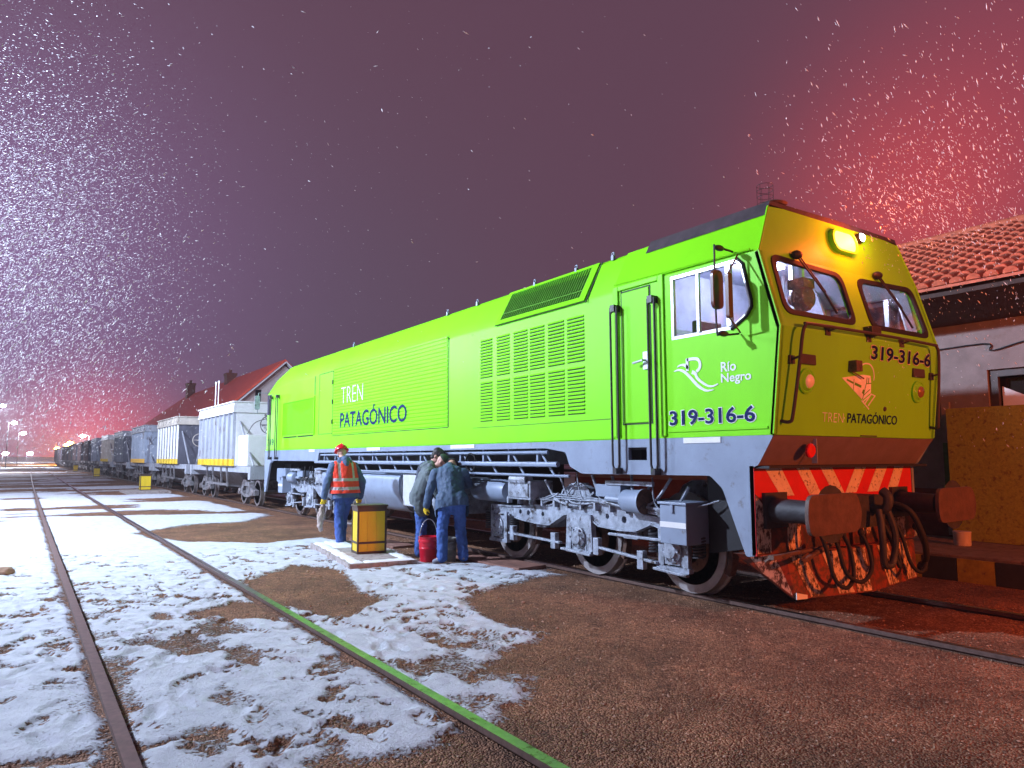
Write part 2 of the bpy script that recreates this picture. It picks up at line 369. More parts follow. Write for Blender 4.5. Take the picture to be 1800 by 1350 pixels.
# boot prints: little pressed troughs, each with a raised heel edge
prng = np.random.default_rng(5)
for k in range(460):
    fx, fy = prng.uniform(-1.5, 4.6), prng.uniform(3.7, 11); an = prng.uniform(-.9, .9)+(math.pi if prng.random() < .5 else 0)
    ix = np.searchsorted(xs, [fx-.3, fx+.3]); iy = np.searchsorted(ys, [fy-.3, fy+.3]); sl = (slice(iy[0], iy[1]), slice(ix[0], ix[1]))
    dx, dy = GX[sl]-fx, GY[sl]-fy; a = dx*math.cos(an)+dy*math.sin(an); b = -dx*math.sin(an)+dy*math.cos(an)
    q = (a/.055)**2+(b/.15)**2; hgt[sl] -= .020*np.exp(-q**2)*snowy[sl]; hgt[sl] += .010*np.exp(-((np.sqrt(q)-1.25)/.25)**2)*snowy[sl]
    if prng.random() < .5: snowy[sl] -= .55*np.exp(-((np.sqrt(q)-.8)/.3)**2)*(np.sin(b*90+k) > -.3)
snowy = np.clip(snowy, 0, 1)
GZ0 = -.055
hgt = GZ0+hgt; flat = np.clip((GX-5.9)/.3, 0, 1)*np.clip((9.6-GX)/.3, 0, 1); hgt = hgt*(1-flat)+(-.058+(fbm(GX*6, GY*6, 64)-.5)*.02)*flat
far_fade = np.clip((GY-80)/80, 0, 1); hgt = hgt*(1-far_fade)-.05*far_fade
nx, ny = len(xs), len(ys)
me = bpy.data.meshes.new('ground'); co = np.stack([GX, GY, hgt], -1).reshape(-1, 3)
idx = (np.arange(ny-1)[:, None]*nx+np.arange(nx-1)[None, :]).reshape(-1); fa = np.stack([idx, idx+1, idx+nx+1, idx+nx], -1)
me.vertices.add(len(co)); me.vertices.foreach_set('co', co.reshape(-1)); me.loops.add(fa.size); me.loops.foreach_set('vertex_index', fa.reshape(-1))
me.polygons.add(len(fa)); me.polygons.foreach_set('loop_start', np.arange(len(fa))*4); me.polygons.foreach_set('use_smooth', np.ones(len(fa), bool))
me.update(calc_edges=True); at = me.attributes.new('snow', 'FLOAT', 'POINT'); at.data.foreach_set('value', snowy.reshape(-1).astype(np.float32))
m = bpy.data.materials.new('yard_ground'); m.use_nodes = True; t = m.node_tree; b = t.nodes['Principled BSDF']; K = t.links.new
c = N(t, 'ShaderNodeTexCoord'); a = N(t, 'ShaderNodeAttribute', attribute_name='snow')
def noise(sc_, det=5, rough=.6):
    n = N(t, 'ShaderNodeTexNoise'); n.inputs['Scale'].default_value = sc_; n.inputs['Detail'].default_value = det; n.inputs['Roughness'].default_value = rough; K(c.outputs['Object'], n.inputs[0]); return n
def mrange(src, a0, a1, b0, b1):
    r = N(t, 'ShaderNodeMapRange'); K(src, r.inputs[0])
    for i, v in enumerate((a0, a1, b0, b1)): r.inputs[i+1].default_value = v
    return r.outputs[0]
def math_(op, x, y):
    n = N(t, 'ShaderNodeMath', operation=op)
    for i, v in enumerate((x, y)):
        if isinstance(v, (int, float)): n.inputs[i].default_value = v
        else: K(v, n.inputs[i])
    return n.outputs[0]
n1 = noise(38, 4, .7); n2 = noise(7, 5); vo = N(t, 'ShaderNodeTexVoronoi'); vo.inputs['Scale'].default_value = 72; K(c.outputs['Object'], vo.inputs[0])
vo2 = N(t, 'ShaderNodeTexVoronoi'); vo2.inputs['Scale'].default_value = 30; K(c.outputs['Object'], vo2.inputs[0])
s1 = math_('ADD', a.outputs['Fac'], mrange(n1.outputs['Fac'], (.3), .7, -.34, .34)); s1 = math_('ADD', s1, mrange(n2.outputs['Fac'], .3, .7, -.12, .12))
fac = mrange(s1, .38, .60, 0, 1)
gr = N(t, 'ShaderNodeValToRGB'); e = gr.color_ramp.elements; e[0].position = .0; e[0].color = (.07, .028, .013, 1); e[1].position = 1; e[1].color = (.74, .42, .25, 1)
x = e.new(.55); x.color = (.25, .112, .056, 1); x = e.new(.88); x.color = (.36, .175, .095, 1)
sepc = N(t, 'ShaderNodeSeparateColor'); K(vo.outputs['Color'], sepc.inputs[0]); K(math_('ADD', math_('MULTIPLY', sepc.outputs[0], .8), math_('MULTIPLY', noise(140, 3, .8).outputs['Fac'], .25)), gr.inputs[0])
big = noise(1.1, 5); dk = math_('MULTIPLY', mrange(big.outputs['Fac'], .35, .65, .6, 1.15), mrange(noise(9, 6, .7).outputs['Fac'], .3, .7, .6, 1.35))
gm = N(t, 'ShaderNodeVectorMath', operation='SCALE'); K(gr.outputs[0], gm.inputs[0]); K(dk, gm.inputs['Scale'])
sw = N(t, 'ShaderNodeValToRGB'); sw.color_ramp.elements[0].position = .25; sw.color_ramp.elements[0].color = (.50, .52, .58, 1); sw.color_ramp.elements[1].position = .6; sw.color_ramp.elements[1].color = (.66, .68, .73, 1); K(n2.outputs['Fac'], sw.inputs[0])
mx = N(t, 'ShaderNodeMix', data_type='RGBA'); K(fac, mx.inputs[0]); K(gm.outputs[0], mx.inputs[6]); K(sw.outputs[0], mx.inputs[7]); K(mx.outputs[2], b.inputs['Base Color'])
b.inputs['Roughness'].default_value = .8; b.inputs['Specular IOR Level'].default_value = .3
gh = math_('ADD', math_('MULTIPLY', vo.outputs['Distance'], -.9), math_('MULTIPLY', vo2.outputs['Distance'], -.5)); sh = mrange(noise(42, 8, .75).outputs['Fac'], .2, .8, 0, .55)
hm = N(t, 'ShaderNodeMix', data_type='FLOAT'); K(fac, hm.inputs[0]); K(gh, hm.inputs[2]); K(math_('ADD', sh, .4), hm.inputs[3])
bp = N(t, 'ShaderNodeBump'); bp.inputs['Strength'].default_value = .9; bp.inputs['Distance'].default_value = .026; K(hm.outputs[0], bp.inputs['Height']); K(bp.outputs[0], b.inputs['Normal'])
me.materials.append(m); ground = link(bpy.data.objects.new('ground', me)); tag(ground, 'gravel yard partly covered by trampled snow around the tracks', 'ground', kind='structure')

# loose stones on the bare gravel
def gpos(x, y):
    i = np.clip(np.searchsorted(ys, y), 0, ny-1); j = np.clip(np.searchsorted(xs, x), 0, nx-1); return hgt[i, j], snowy[i, j]
V, Fc = [], []
octv = np.array([(1, 0, 0), (-1, 0, 0), (0, 1, 0), (0, -1, 0), (0, 0, 1), (0, 0, -1)], float); octf = [(0, 2, 4), (2, 1, 4), (1, 3, 4), (3, 0, 4), (2, 0, 5), (1, 2, 5), (3, 1, 5), (0, 3, 5)]
k = 0
while k < 7000:
    y = 1.4+12*rng.random()**1.6; x = rng.uniform(-.8, 9); h, s = gpos(x, y)
    if s > .35: continue
    r = (.003+.008*rng.random()**3)*(1+y/12); q = octv*r*rng.uniform(.6, 1.4, (6, 3)); an = rng.uniform(0, 6.28); ca, sa = math.cos(an), math.sin(an)
    q = np.stack([q[:, 0]*ca-q[:, 1]*sa, q[:, 0]*sa+q[:, 1]*ca, q[:, 2]*.7], -1)+(x, y, h+r*.3); n = len(V); V += q.tolist(); Fc += [tuple(i+n for i in f) for f in octf]; k += 1
me = bpy.data.meshes.new('loose_gravel'); me.from_pydata(V, [], Fc)
gs = mat('gravel_stone', (.42, .27, .18), .85, var=.6, scale=1.7); me.materials.append(gs)
tag(link(bpy.data.objects.new('loose_gravel', me)), 'loose pale gravel stones scattered over the bare brown ground', 'gravel', kind='stuff')

# ------------------------------------------------------------------ tracks
def rail_mesh(fx, y0, y1, n, zt, parent, top, off=(0, 0, 0), curved=True):
    prof = [(-.036, 0), (.036, 0), (.036, -.036), (.010, -.05), (.010, -.12), (.07, -.15), (-.07, -.15), (-.010, -.12), (-.010, -.05), (-.036, -.036)]
    mb = MB(off); ysr = np.linspace(y0, y1, n)**1.0; vs = []; fs = []; k = len(prof)
    for y in ysr:
        x0 = fx(y)
        for p in prof: vs.append((x0+p[0], y, zt+p[1]))
    for i in range(n-1):
        for j in range(k): fs.append((i*k+j, i*k+(j+1) % k, (i+1)*k+(j+1) % k, (i+1)*k+j))
    mb.add(vs, fs); mb.m = [1 if i % k == 0 else 0 for i in range(len(fs))]
    return mb.build('rail', [RAIL, top], parent)
tr1 = thing('railway_track', (1.42, 1, -.15), 'rusty empty railway track running through the snow past the train', 'railway track')
rail_mesh(lambda y: railx(y, .549), -3, 170, 90, 0.012, tr1, RAILDULL, tr1.location); rail_mesh(lambda y: railx(y, 2.289), -3, 170, 90, 0.012, tr1, RAILTOP, tr1.location)
CX = 7.289; X0, X1 = 5.80, 8.778
tr2 = thing('railway_track', (CX, 1, -.15), 'railway track under the green locomotive and its wagons', 'railway track')
rail_mesh(lambda y: 6.419, -6, 230, 30, 0, tr2, RAILTOP, tr2.location); rail_mesh(lambda y: 8.159, -6, 230, 30, 0, tr2, RAILTOP, tr2.location)

# ------------------------------------------------------------------ platform, station and hoarding on the right
pb = MB(); pb.box(10.02, 30, -14, 40, -.3, .27); pl = pb.build('platform', mat('platform_paving', (.20, .14, .11), .85, var=.3, scale=5, bump=.3, bscale=30, stains=((.09, .06, .05), .42, 8)), bevel=.012)
tag(pl, 'low paved station platform with yellow and black kerb', 'platform', kind='structure')
kb = MB(); y = -6.0; i = 0
for i in range(26):
    kb.cm = i % 2; kb.box(9.98, 10.017, y+.004, y+.436, -.12, .235); y += .44
k_ = kb.build('platform_kerb', [KBLK, KYEL]); tag(k_, 'platform kerb painted in yellow and black blocks', 'kerb', kind='structure')

st = thing('station_building', (12.2, 5, .27), 'whitewashed station building with clay tiled roof beside the locomotive', 'station')
so = st.location
WX = 12.25
mb = MB(so)
# long wall facing the track with a window band
def wall_to3(a, b_): return (WX, a, b_)
op = [(4.98, 1.3), (4.98, 2.86), (1.6, 2.86), (1.6, 1.3)]
mb.plate([(-9, 1.02), (-9, 3.62), (15, 3.62), (15, 1.02)], [op, [(10, 1.3), (10, 2.6), (8.6, 2.6), (8.6, 1.3)]], wall_to3, (-1, 0, 0), .3)
mb.build('wall', STWALL, st)
mb = MB(so); mb.box(WX-.02, WX+.28, -9, 15, .265, 1.02); mb.build('plinth', MAROON, st)
mb = MB(so); mb.box(WX+.3, 20, 14.7, 15, .27, 3.6); mb.box(WX+.3, 20, -9, -8.7, .27, 3.6); mb.box(19.7, 20, -8.7, 14.7, .27, 3.6); mb.build('rear_walls', STWALL, st)
wf = MB(so)
wf.box(WX+.05, WX+.13, 4.86, 4.98, 1.3, 2.86); wf.box(WX+.05, WX+.13, 1.6, 4.86, 2.75, 2.86); wf.box(WX+.05, WX+.13, 1.6, 1.72, 1.3, 2.75); wf.box(WX+.05, WX+.13, 1.72, 4.86, 1.3, 1.4)
wf_o = wf.build('window_frame', BROWNFR, st)
mb = MB(so); mb.box(WX+.24, WX+.25, 1.6, 4.98, 1.3, 2.86); mb.build('pane', mat('dark_pane', (.018, .012, .012), .12), wf_o)
mb = MB(so); mb.prism([(4.84, 1.41), (4.84, 2.60), (4.30, 2.32), (4.62, 2.18), (4.62, 1.41)], 'x', WX+.14, WX+.18); mb.prism([(4.33, 1.41), (4.33, 2.10), (4.22, 2.10), (3.2, 1.66), (3.2, 1.5), (4.2, 1.92), (4.2, 1.41)], 'x', WX+.14, WX+.18); mb.build('white_bracing', WHITE, wf_o)
# sagging cable on the wall
mb = MB(so); mb.tube(smooth_path([(WX-.02, 6.4, 3.22), (WX-.02, 5.0, 3.27), (WX-.02, 4.86, 3.15), (WX-.02, 4.0, 3.28), (WX-.02, 1, 3.34)]), .012, 6); mb.build('cable', BLACK, st)
mb = MB(so); mb.box(WX-.05, WX-.003, 5.54, 5.66, .3, 2.4); mb.build('downpipe', STWALL, st); mb = MB(so); mb.box(WX-.055, WX-.0, 5.535, 5.665, .9, 1.75); mb.build('green_sleeve', mat('old_green_paint', (.06, .12, .03), .6, var=.4), st)
# eaves board and tiled roof
EX, EZ, RX, RZ = 11.02, 4.0, 15.2, 5.86
sl = (RZ-EZ)/(RX-EX)
mb = MB(so); mb.prism([(EX+.06, EZ-.12), (EX+.06, EZ-.06), (RX, RZ-.06), (RX, RZ-.16), (WX+.3, 3.62), (WX, 3.62)], 'y', -9.4, 15.4); mb.build('soffit', WOODD, st)
V, Fc = [], []; per = .235; nt_ = int(24.6/per); nr = 15; rlen = math.hypot(RX-EX, RZ-EZ)/nr; dxr, dzr = (RX-EX)/nr, (RZ-EZ)/nr
nn = Vector((-sl, 0, 1)).normalized(); sg = 7
for i in range(nt_):
    yc = -9.3+i*per+rng.uniform(-.008, .008)
    for j in range(nr):
        n0 = len(V); jx = rng.uniform(-.015, .015); tw = rng.uniform(-.008, .008)
        for e_ in (0, 1):
            rr = (.098, .080)[e_]; s_ = (j+e_*1.16)+jx; lift = .035 if e_ == 0 else .012
            for q in range(sg):
                an = math.pi*q/(sg-1); yy = yc+tw*(1-2*e_)+rr*math.cos(an); hh = rr*.85*math.sin(an)+lift
                V.append((EX+dxr*s_+nn.x*hh, yy, EZ+dzr*s_+nn.z*hh))
        for q in range(sg-1): Fc.append((n0+q, n0+q+1, n0+sg+q+1, n0+sg+q))
        Fc.append(tuple(n0+q for q in range(sg)))   # closed lower end
mb = MB(so); mb.add(V, Fc); mb.prism([(EX, EZ-.02), (EX, EZ+.02), (RX, RZ+.02), (RX, RZ-.02)], 'y', -9.4, 15.4); mb.build('tiled_roof', TILE, st, smooth=60, recalc=False)
mb = MB(so); mb.prism([(RX+.02, RZ-.04), (RX+.02, RZ+.02), (20.4, 3.72), (20.4, 3.66)], 'y', -9.4, 15.4); mb.build('rear_roof', TILE, st)
mb = MB(so); mb.tube([(RX, -9.4, RZ+.02), (RX, 15.4, RZ+.02)], .14, 12); mb.build('ridge_tile', TILE, st, smooth=50)

hb = MB(); hb.box(11.82, 11.87, -3, 5.42, .275, 2.27); ho = hb.build('board_fence', OCHRE, bevel=.004); tag(ho, 'tall ochre board standing on the platform before the station wall', 'hoarding')
cn = MB(); cn.lathe([(0, .105), (.02, .11), (.18, .115), (.19, .12), (.2, .115)], (11.2, 5.02, .27), (0, 0, 1), 20); cn.build('paint_can', mat('pale_can', (.55, .46, .42), .5, var=.2, scale=12), smooth=40)
tag(bpy.data.objects['paint_can'], 'small pale can standing on the platform by the ochre board', 'can')

# ------------------------------------------------------------------ red roofed house beyond the wagons
hs = thing('gabled_house', (13.4, 45, 0), 'white gabled house with steep red roof and chimney beyond the wagons', 'house')
o_ = hs.location; HW = 3.9; Y0, Y1 = 45, 86; EH, RH = 4.0, 7.55; HX = 13.4
SR = (RH-EH)/HW*1.0
redroof = mat('red_sheet_roof', (.74, .10, .05), .5, var=.25, scale=2, bump=.1, stretch=(1, 6, 1))  # red strengthened in the base colour to stand in for lamplight on the roof
mb = MB(o_)
mb.plate([(HX-HW, -.1), (HX-HW, EH), (HX, RH-.25), (HX+HW, EH), (HX+HW, -.1)], [[(HX-1.75, 4.9), (HX-1.75, 5.7), (HX-1.35, 5.7), (HX-1.35, 4.9)]], lambda a_, b_: (a_, Y0, b_), (0, -1, 0), .3)
mb.box(HX-HW, HX-HW+.3, Y0+.3, Y1, -.1, EH); mb.box(HX+HW-.3, HX+HW, Y0+.3, Y1, -.1, EH); mb.build('wall', WALLW, hs)
mb = MB(o_); mb.box(HX-1.75, HX-1.35, Y0+.2, Y0+.24, 4.9, 5.7); mb.build('window', MATS['dark_pane'], hs)
mb = MB(o_); yr = Y1-8; e = .4
def slope(xa, za): return (xa, za)
A = [(HX-HW-e, Y0-.1, EH-e*SR), (HX, Y0-.1, RH), (HX, yr, RH), (HX-HW-e, Y1+.5, EH-e*SR), (HX+HW+e, Y0-.1, EH-e*SR), (HX+HW+e, Y1+.5, EH-e*SR)]
mb.add([(a_, b_, c_+q) for q in (0, .14) for a_, b_, c_ in A], [(0, 1, 2, 3), (1, 4, 5, 2), (2, 5, 3), (6, 9, 8, 7), (7, 8, 11, 10), (8, 9, 11), (0, 3, 9, 6), (4, 10, 11, 5), (3, 5, 11, 9), (0, 6, 7, 1), (1, 7, 10, 4)]); rf_ = mb.build('roof', redroof, hs)
mb = MB(o_)
for s_ in (-1, 1): mb.obox((HX+s_*(HW+e), Y0-.14, EH-e*SR-.14), (HX, Y0-.14, RH-.06), .06, .42, (0, -1, 0))
mb.build('bargeboard', WHITE, hs)
for yc, h_ in ((74, 1.35), (58, .75)):
    mb = MB(o_); mb.box(HX-.55, HX+.15, yc, yc+.9, RH-.6, RH+h_-.4); mb.box(HX-.6, HX+.2, yc-.05, yc+.95, RH+h_-.4, RH+h_-.2); mb.tube([(HX-.2, yc+.45, RH+h_-.2), (HX-.2, yc+.45, RH+h_+.1)], .12, 8); mb.build('chimney', MAROON, rf_)
for yy in (47.2, 48.0):
    mb = MB(o_); mb.tube([(HX-3.4, yy, 4.6), (HX-3.4, yy, 6.2)], .05, 8); mb.tube([(HX-3.4, yy, 6.2), (HX-3.4, yy, 6.32)], .1, 8); mb.build('flue_pipe', ALU, rf_)
mb = MB(o_); mb.prism([(HX-2.4, 4.6), (HX+.6, 4.6), (HX+.5, 4.8), (HX-1.9, 4.8)], 'y', Y0-1.0, Y0-.0); mb.build('porch_roof', redroof, hs)

# snowy rise at the end of the yard
V = []; n = 60
for i in range(n):
    x = -160+320*i/(n-1); h = 1.6+1.6*vnoise(np.array([x/34.+9]), np.array([2.5]), 4)[0]; V += [(x, 330, -.3), (x, 372, h), (x, 480, h*.8)]
mb = MB(); mb.add(V, [(3*i+j, 3*i+3+j, 3*i+4+j, 3*i+1+j) for i in range(n-1) for j in (0, 1)]); hl = mb.build('hill', SNOWM, smooth=80); tag(hl, 'low snow covered rise at the far end of the yard', 'hill', kind='structure')

for (x, y, r_, lb) in ((-.12, 12.25, .10, 'brown stone poking from the snow left of the empty track, the larger of two'), (-.62, 12.5, .06, 'small brown stone in the snow at the left edge of the yard')):
    b = bmesh.new(); bmesh.ops.create_icosphere(b, subdivisions=3, radius=1)
    for v in b.verts:
        n_ = v.co.normalized(); k_ = .75+.5*fbm(np.array([n_.x*1.7+x*9]), np.array([n_.y*1.7+n_.z*2.1]), 91)[0]; v.co = Vector((n_.x*r_*1.5*k_, n_.y*r_*k_, n_.z*r_*.75*k_))
    me = bpy.data.meshes.new('stone'); b.to_mesh(me); b.free(); me.materials.append(MATS['gravel_stone']); o = link(bpy.data.objects.new('stone', me)); o.location = (x, y, -.02); tag(o, lb, 'stone')

# ------------------------------------------------------------------ locomotive
loco = thing('locomotive', (CX, 12.6, 0), 'lime green diesel locomotive with grey underframe, lit headlamp and red and white striped front', 'locomotive')
LO = loco.location
def lp(mb, name, m, parent=None, **k): return mb.build(name, m, parent or loco, **k)
SZ, RZL, SX = 3.53, 4.04, .27      # side break height, roof height, shoulder inset
def section(y, zb=1.74, sz=SZ, rz=RZL, ins=0.0, sx=SX):
    h = [(X0+ins, y, zb), (X0+ins, y, sz-.06), (X0+ins+.012, y, sz), (X0+ins+sx*.9, y, rz-.05), (X0+ins+sx+.03, y, rz-.005), (X0+.75, y, rz+.035), (CX, y, rz+.05)]
    return h+[(2*CX-x, y, z) for x, y, z in h[-2::-1]]
def loft(mb, secs, caps=(True, True)):
    n = len(secs[0]); mb.add([p for s_ in secs for p in s_], [(i*n+j, i*n+j+1, (i+1)*n+j+1, (i+1)*n+j) for i in range(len(secs)-1) for j in range(n-1)])
    if caps[0]: mb.add(secs[0], [tuple(range(n))])
    if caps[1]: mb.add(secs[-1], [tuple(range(n-1, -1, -1))])
    mb.add([], [])
mb = MB(LO); loft(mb, [section(6.36), section(19.75), section(21.0, sz=3.36, rz=3.80), section(21.14, sz=3.30, rz=3.74, ins=.05)])
hood = lp(mb, 'hood', GREEN, smooth=25)
# -- cab shell: sides with window holes, front panels, roof
mb = MB(LO)
winL = [(5.42, 2.80), (5.42, 3.50), (4.53, 3.50), (4.46, 3.44), (4.37, 3.06), (4.37, 2.99), (4.42, 2.91), (4.60, 2.80)]
def fy(z):      # profile of the front end: y at height z
    if z <= 2.76: return 4.18-.12*(z-1.74)/1.02
    if z <= SZ: return 4.06+.21*(z-2.76)/(SZ-2.76)
    return 4.27+.07*(z-SZ)/(RZL-SZ)
side = [(4.18, 1.74), (6.36, 1.74), (6.36, SZ), (4.27, SZ), (4.06, 2.76)]
mb.plate(side, [winL], lambda a_, b_: (X0, a_, b_), (-1, 0, 0), .05)
mb.plate(side, [winL], lambda a_, b_: (X1, a_, b_), (1, 0, 0), .05)
# shoulders and roof
for sgn in (-1, 1):
    q = lambda x: CX+sgn*(CX-x)
    mb.add([(q(X0), 4.27, SZ), (q(X0), 6.36, SZ), (q(X0+SX), 6.36, RZL), (q(X0+SX), 4.34, RZL)], [(0, 1, 2, 3)])
    mb.add([(q(X0+SX), 4.34, RZL), (q(X0+SX), 6.36, RZL), (q(X0+.75), 6.36, RZL+.035), (q(X0+.75), 4.34, RZL+.035)], [(0, 1, 2, 3)])
    mb.add([(q(X0+.75), 4.34, RZL+.035), (q(X0+.75), 6.36, RZL+.035), (CX, 6.36, RZL+.05), (CX, 4.34, RZL+.05)], [(0, 1, 2, 3)])
cabs = lp(mb, 'cab_side', GREEN)
mb = MB(LO)
F1 = lambda a_, b_: (a_, fy(b_), b_)
n1_ = Vector((0, -1, -.118)); n2_ = Vector((0, -.77, .21)); n3_ = Vector((0, -.51, .07))
mb.plate([(X0, 1.74), (X1, 1.74), (X1, 2.76), (X0, 2.76)], [], F1, n1_, .04)
ws = [round_poly([(X0+.13, 2.905), (X0+.13+.03, 3.50), (CX-.155, 3.46), (CX-.155, 2.905)][::1], .13, 5)]
ws.append([(2*CX-x, z) for x, z in ws[0]])
mb.plate([(X0, 2.7601), (X1, 2.7601), (X1, SZ), (X0, SZ)], ws, F1, n2_, .05)
mb.plate([(X0, SZ), (X1, SZ), (X1-SX, RZL), (X1-.75, RZL+.035), (CX, RZL+.05), (X0+.75, RZL+.035), (X0+SX, RZL)], [], F1, n3_, .04)
front = lp(mb, 'cab_front', GREEN)
# corner beads (weld seams) between side and front
for x in (X0, X1): mb = MB(LO); mb.tube([(x, fy(1.75), 1.75), (x, fy(2.76), 2.76), (x, fy(SZ), SZ), (CX+(x-CX)*(CX-X0-SX)/(CX-X0), fy(RZL), RZL)], .013, 6); lp(mb, 'corner_bead', GREEN)
# windscreens: rubber surround and pane each
for wsp in ws:
    cx_ = sum(p[0] for p in wsp)/len(wsp); cz_ = sum(p[1] for p in wsp)/len(wsp)
    inn = [(cx_+(x-cx_)*.93, cz_+(z-cz_)*.885) for x, z in wsp]; outw = [(cx_+(x-cx_)*1.03, cz_+(z-cz_)*1.06) for x, z in wsp]
    mb = MB(LO); mb.plate(outw, [inn], lambda a_, b_: tuple(Vector(F1(a_, b_))+n2_.normalized()*.014), n2_, .03); g = lp(mb, 'windscreen', RUBBER)
    mb = MB(LO); mb.plate(inn, [], lambda a_, b_: tuple(Vector(F1(a_, b_))-n2_.normalized()*.006), n2_, .006); lp(mb, 'pane', GLASS, g)
    xm = cx_+.02; mb = MB(LO)
    pw = lambda x, z, d=.03: Vector(F1(x, z))+n2_.normalized()*d
    mb.tube([pw(xm-.22, 3.535, .05), pw(xm+.10, 3.20)], .009, 6); mb.tube([pw(xm-.17, 3.535, .05), pw(xm+.14, 3.20)], .007, 6); mb.tube([pw(xm+.05, 3.34, .022), pw(xm+.24, 2.98, .022)], .012, 6)
    mb.add([], []); mb.ell(pw(xm-.2, 3.55, .04), (.07, .05, .045)); lp(mb, 'wiper', BLACK)
# side windows: aluminium frame, divider, panes
for x, s_ in ((X0, -1), (X1, 1)):
    inn = [(5.385, 2.835), (5.385, 3.465), (4.545, 3.465), (4.49, 3.42), (4.405, 3.05), (4.405, 3.0), (4.44, 2.94), (4.61, 2.835)]
    mb = MB(LO); mb.plate(winL, [inn], lambda a_, b_: (x+s_*.004, a_, b_), (s_, 0, 0), .04); mb.box(x-.025, x+.006, 5.01, 5.045, 2.835, 3.465); mb.box(x-.03, x+.012, 4.60, 4.655, 2.835, 3.465)
    fr_ = lp(mb, 'side_window', ALU)
    mb = MB(LO); mb.plate(inn, [], lambda a_, b_: (x-s_*.02, a_, b_), (s_, 0, 0), .006); lp(mb, 'pane', GLASS, fr_)
    mb = MB(LO); mb.tube([(x+s_*.006, a_, b_) for a_, b_ in ((4.62, 2.80), (4.43, 2.905), (4.37, 2.99), (4.37, 3.06), (4.46, 3.44), (4.53, 3.505))], .016, 6); lp(mb, 'rubber_seal', RUBBER, fr_)
# drip rail above window and door
mb = MB(LO); mb.tube([(X0-.02, 6.30, 3.585), (X0-.015, 4.36, 3.555)], .011, 6); lp(mb, 'drip_rail', GREEN); mb = MB(LO); mb.tube([(X1+.02, 6.30, 3.585), (X1+.025, 4.36, 3.555)], .018, 6); lp(mb, 'drip_rail', GREEN)
# cab interior
mb = MB(LO); mb.box(X0+.06, X1-.06, 4.45, 6.33, 1.9, 1.96); mb.prism([(X0+.06, 1.97), (X0+.06, 3.46), (X0+.33, 3.93), (X1-.33, 3.93), (X1-.06, 3.46), (X1-.06, 1.97)], 'y', 6.26, 6.33); mb.box(X0+.34, X1-.34, 4.62, 6.25, 3.88, 3.92); mb.plate([(4.3, 1.97), (6.25, 1.97), (6.25, 3.50), (4.36, 3.50), (4.25, 3.0)], [winL], lambda a_, b_: (X1-.06, a_, b_), (1, 0, 0), .02); [mb.add([(CX+q_*(X1-.06-CX), ya_, 3.47) for ya_ in (4.42, 6.25)]+[(CX+q_*(X1-.36-CX), ya_, 3.89) for ya_ in (6.25, 4.42)], [(0, 1, 2, 3)]) for q_ in (-1, 1)]; lp(mb, 'cab_lining', INWHITE)
mb = MB(LO); mb.prism([(4.22, 2.55), (4.22, 2.80), (4.62, 2.80), (4.85, 2.66), (4.85, 2.0), (4.6, 2.0)], 'x', X0+.15, CX-.35); lp(mb, 'control_desk', INDARK); mb = MB(LO); mb.box(X1-.6, X1-.1, 4.5, 5.4, 2.0, 2.75); lp(mb, 'cab_cabinet', INDARK)
mb = MB(LO); mb.box(6.3, 6.75, 5.1, 5.55, 2.42, 2.52); mb.box(6.32, 6.73, 5.5, 5.6, 2.52, 3.1); mb.tube([(6.52, 5.3, 1.96), (6.52, 5.3, 2.42)], .05, 8); lp(mb, 'driver_seat', INDARK, bevel=.03)
mb = MB(LO); mb.box(7.02, 7.06, 4.62, 4.66, 2.8, 3.86); mb.box(7.7, 7.75, 5.2, 5.25, 1.96, 3.88); mb.box(8.1, 8.13, 5.6, 5.63, 1.96, 3.88); mb.box(7.3, 8.7, 5.24, 5.28, 3.24, 3.29); mb.box(6.0, 7.1, 5.9, 5.94, 3.0, 3.05); lp(mb, 'cab_post', ALU)
mb = MB(LO); mb.lathe([(0, .12), (.04, .15), (.12, .15), (.15, .10), (.22, .06)], (6.98, 4.52, 3.26), (0, 1, 0), 18); mb.tube([(6.98, 4.6, 3.12), (6.98, 4.6, 2.8)], .02, 8); mb.box(6.86, 7.06, 4.5, 4.7, 3.36, 3.46); lp(mb, 'cab_fan', RUST, smooth=40)
mb = MB(LO); mb.prism(round_poly([(5.9, 1.97), (5.9, 3.7), (5.3, 3.7), (5.05, 2.9), (5.05, 1.97)], .1), 'x', 8.3, 8.34); lp(mb, 'cab_partition', INWHITE)
mb = MB(LO); mb.box(6.9, 7.7, 5.3, 5.42, 3.85, 3.877); cl = lp(mb, 'ceiling_lamp', emat('cab_lamp', (.9, .85, 1), 12))
lamp_light('cab_light', (7.3, 5.35, 3.76), (.80, .78, 1.0), 62, loco, .08)
